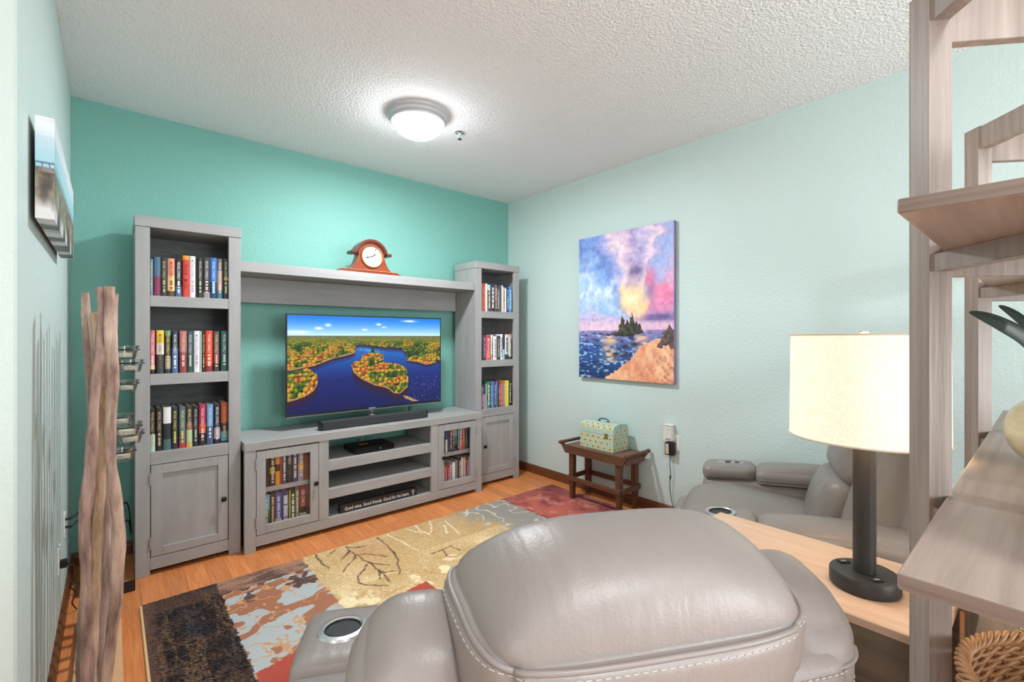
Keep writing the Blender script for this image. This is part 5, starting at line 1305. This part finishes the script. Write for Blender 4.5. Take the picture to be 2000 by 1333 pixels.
# ================================================================== étagère at the right: long shelves on two diamond frames
D1 = Vector((.7475, .6642, 0)); D2 = Vector((.6642, -.7475, 0)); UP = Vector((0, 0, 1))
t = thing('etagere', 'tall open weathered wood shelf unit at the right edge', 'shelf unit', (1.78, -.25, 0))
org = Vector((1.78, -.25, 0))
FR = .56
sh_z = [(1.498, 1.517), (1.018, 1.039), (.555, .575), (.10, .12)]
for c in ((1.181, .150), (2.100, .150)):
    c = Vector((c[0], c[1], 0)) - org          # near-left edge of the far left post
    P = []
    for i in (0, 1):
        for j in (0, 1):
            base = c - D1 * (i * FR) + D2 * (j * FR)
            b = B(); b.obox(base + D1 * .0267 + D2 * .0181 + UP * 1.007, (D1, D2, UP), (.0534, .0362, 2.014), bev=.0012); obj('post', b, M_ev, t)
    def side(zb, zt, w_, n):                   # rails along D1 (two sides)
        for j in (0, 1):
            a = c + D2 * (j * FR + .004) - D1 * (FR - .0534)
            L = FR - .0534 - .001
            b = B(); b.obox(a + D1 * (L / 2 + .0005) + D2 * (w_ / 2) + UP * ((zb + zt) / 2), (D1, D2, UP), (L, w_, zt - zb), bev=.001); obj(n, b, M_ev, t)
    def back(zb, zt, w_, n):                   # rails along D2 (front and back)
        for i in (0, 1):
            a = c - D1 * (i * FR) + D2 * .0362 + D1 * .010
            L = FR - .0362 - .001
            b = B(); b.obox(a + D2 * (L / 2 + .0005) + D1 * (w_ / 2) + UP * ((zb + zt) / 2), (D2, D1, UP), (L, w_, zt - zb), bev=.001); obj(n, b, M_ev, t)
    side(1.943, 2.012, .029, 'top_rail'); back(1.905, 2.012, .022, 'top_rail')
    for z0_, z1_ in sh_z:
        side(z0_ - .033, z0_ - .0005, .029, 'shelf_rail'); back(z0_ - .042, z0_ - .0005, .022, 'shelf_rail')
for z0_, z1_ in sh_z:
    b = B(); b.box(.762 - 1.78, 2.79 - 1.78, -.66 + .25, .1285 + .25, z0_, z1_, bev=.002); o = obj('shelf_board', b, M_ed, t)
    b = B(); b.box(.760 - 1.78, .7618 - 1.78, -.655 + .25, .1265 + .25, z0_ + .001, z1_ - .001); obj('edge_band', b, mat('shelf_edge_grain', (150, 134, 124), .5, noise=((45, 3, 90), .9, (112, 97, 88))), o)

# ------------------------------------------------------------------ vase with a leafy plant
t = thing('leaf_vase', 'round cream and green glazed vase with dark leaves on the shelf unit', 'vase', (1.64, -.010, 1.0392))
prof = [(0, .0005), (.035, .0005)]
for k in range(1, 17):
    a = -math.pi / 2 + .38 + k / 17 * (math.pi - .75); prof.append((.086 * math.cos(a), .082 + .086 * math.sin(a)))
prof += [(.032, .166), (.032, .176), (.027, .176), (.027, .160), (0, .158)]
m = mat('glazed_ceramic', (226, 214, 190), .12, noise=((9, 9, 16), .9, (170, 168, 128)))
b = B(); b.lathe(prof, 40); obj('body', b, m, t, smooth=True)
M_leaf = mat('dark_leaf', (34, 52, 48), .35, noise=((8, 8, 8), .6, (58, 72, 60)))
def leaf(pts, wd):
    b = B(); pts = catmull([Vector(p) for p in pts], 5); n = len(pts)
    rows_ = []
    for i, p in enumerate(pts):
        tg = (pts[min(i + 1, n - 1)] - pts[max(i - 1, 0)]).normalized(); sd = tg.cross(Vector((.66, .75, 0))).normalized()
        s = i / (n - 1); w_ = wd * (math.sin(math.pi * min(1, s * .93 + .07)) ** .8) * (1 - .3 * s) + .0012
        nn = tg.cross(sd) * .25 * w_
        rows_.append([b.bm.verts.new(p - sd * w_), b.bm.verts.new(p + nn), b.bm.verts.new(p + sd * w_), b.bm.verts.new(p + nn + tg.cross(sd) * .002)])
    for a, c in zip(rows_[:-1], rows_[1:]):
        for k in range(4): b.bm.faces.new((a[k], a[(k + 1) % 4], c[(k + 1) % 4], c[k]))
    b.bm.faces.new(rows_[0]); b.bm.faces.new(rows_[-1][::-1])
    obj('leaf', b, M_leaf, t, smooth=True)
for dx, dy, hh, wd in ((-.115, .135, .185, .020), (-.06, .09, .20, .014), (.10, .02, .30, .02), (.02, -.12, .34, .02), (.13, -.08, .26, .018)):
    leaf([(0, 0, .175), (dx * .12, dy * .12, .175 + hh * .35), (dx * .35, dy * .35, .175 + hh * .66), (dx * .62, dy * .62, .175 + hh * .84), (dx * .85, dy * .85, .175 + hh * .95), (dx, dy, .175 + hh)], wd)

# ------------------------------------------------------------------ wicker baskets
def basket(loc, r, hh, label, m, r_s, group):
    t = thing('wicker_basket', label, 'basket', loc, group=group)
    ns = 36; hr = r_s * 1.05
    def rad(z): return r * (.84 + .16 * math.sin(min(1, z / hh) * math.pi * .60))
    def rope(b, R0, z, hr, rs, turns, strands, n=170, ph=0.0):      # a waled row: strands twisting round each other
        for q in range(strands):
            L = []
            for i in range(n):
                a = 2 * math.pi * i / n; f = a * turns + 2 * math.pi * q / strands + ph
                L.append(((R0 + hr * math.cos(f)) * math.cos(a), (R0 + hr * math.cos(f)) * math.sin(a), z + hr * 1.15 * math.sin(f)))
            b.tube(L, rs, 6, closed=True)
    b = B(); st_ = r_s * 3.3; rows_n = int((hh - .01) / st_)
    for k in range(rows_n): rope(b, rad(r_s * 2 + k * st_), r_s * 2 + k * st_, hr, r_s, ns / 2, 2, ph=math.pi / 2 * (k % 2))
    o = obj('woven_wall', b, m, t, smooth=True, angle=75); o['kind'] = 'stuff'
    b = B()
    for i in range(ns):
        a = 2 * math.pi * i / ns; b.tube([(rad(z) * math.cos(a), rad(z) * math.sin(a), z) for z in [hh * q / 5 for q in range(6)]], r_s * .8, 5)
    o = obj('stakes', b, m, t, smooth=True, angle=75); o['kind'] = 'stuff'
    b = B(); rope(b, rad(hh), hh, r_s * 1.9, r_s * 1.1, 15, 5, 260); o = obj('braided_rim', b, m, t, smooth=True, angle=75); o['kind'] = 'stuff'
    b = B(); b.lathe([(0, .001), (rad(0) * .97, .001), (rad(0) * .97, .008), (0, .008)], 28); obj('basket_floor', b, m, t)
M_wick = mat('tan_wicker', (196, 146, 98), .5, noise=((30, 30, 30), .8, (150, 104, 66)))
M_wick2 = mat('pale_wicker', (230, 206, 160), .5, noise=((30, 30, 30), .8, (200, 168, 118)))
basket((1.165, -.095, .5752), .200, .19, 'tan wicker basket on the low shelf at the right edge', M_wick, .0040, 'wicker baskets on the shelf unit')
basket((1.70, -.09, .5752), .150, .17, 'pale wicker basket behind the tan one on the low shelf', M_wick2, .0038, 'wicker baskets on the shelf unit')
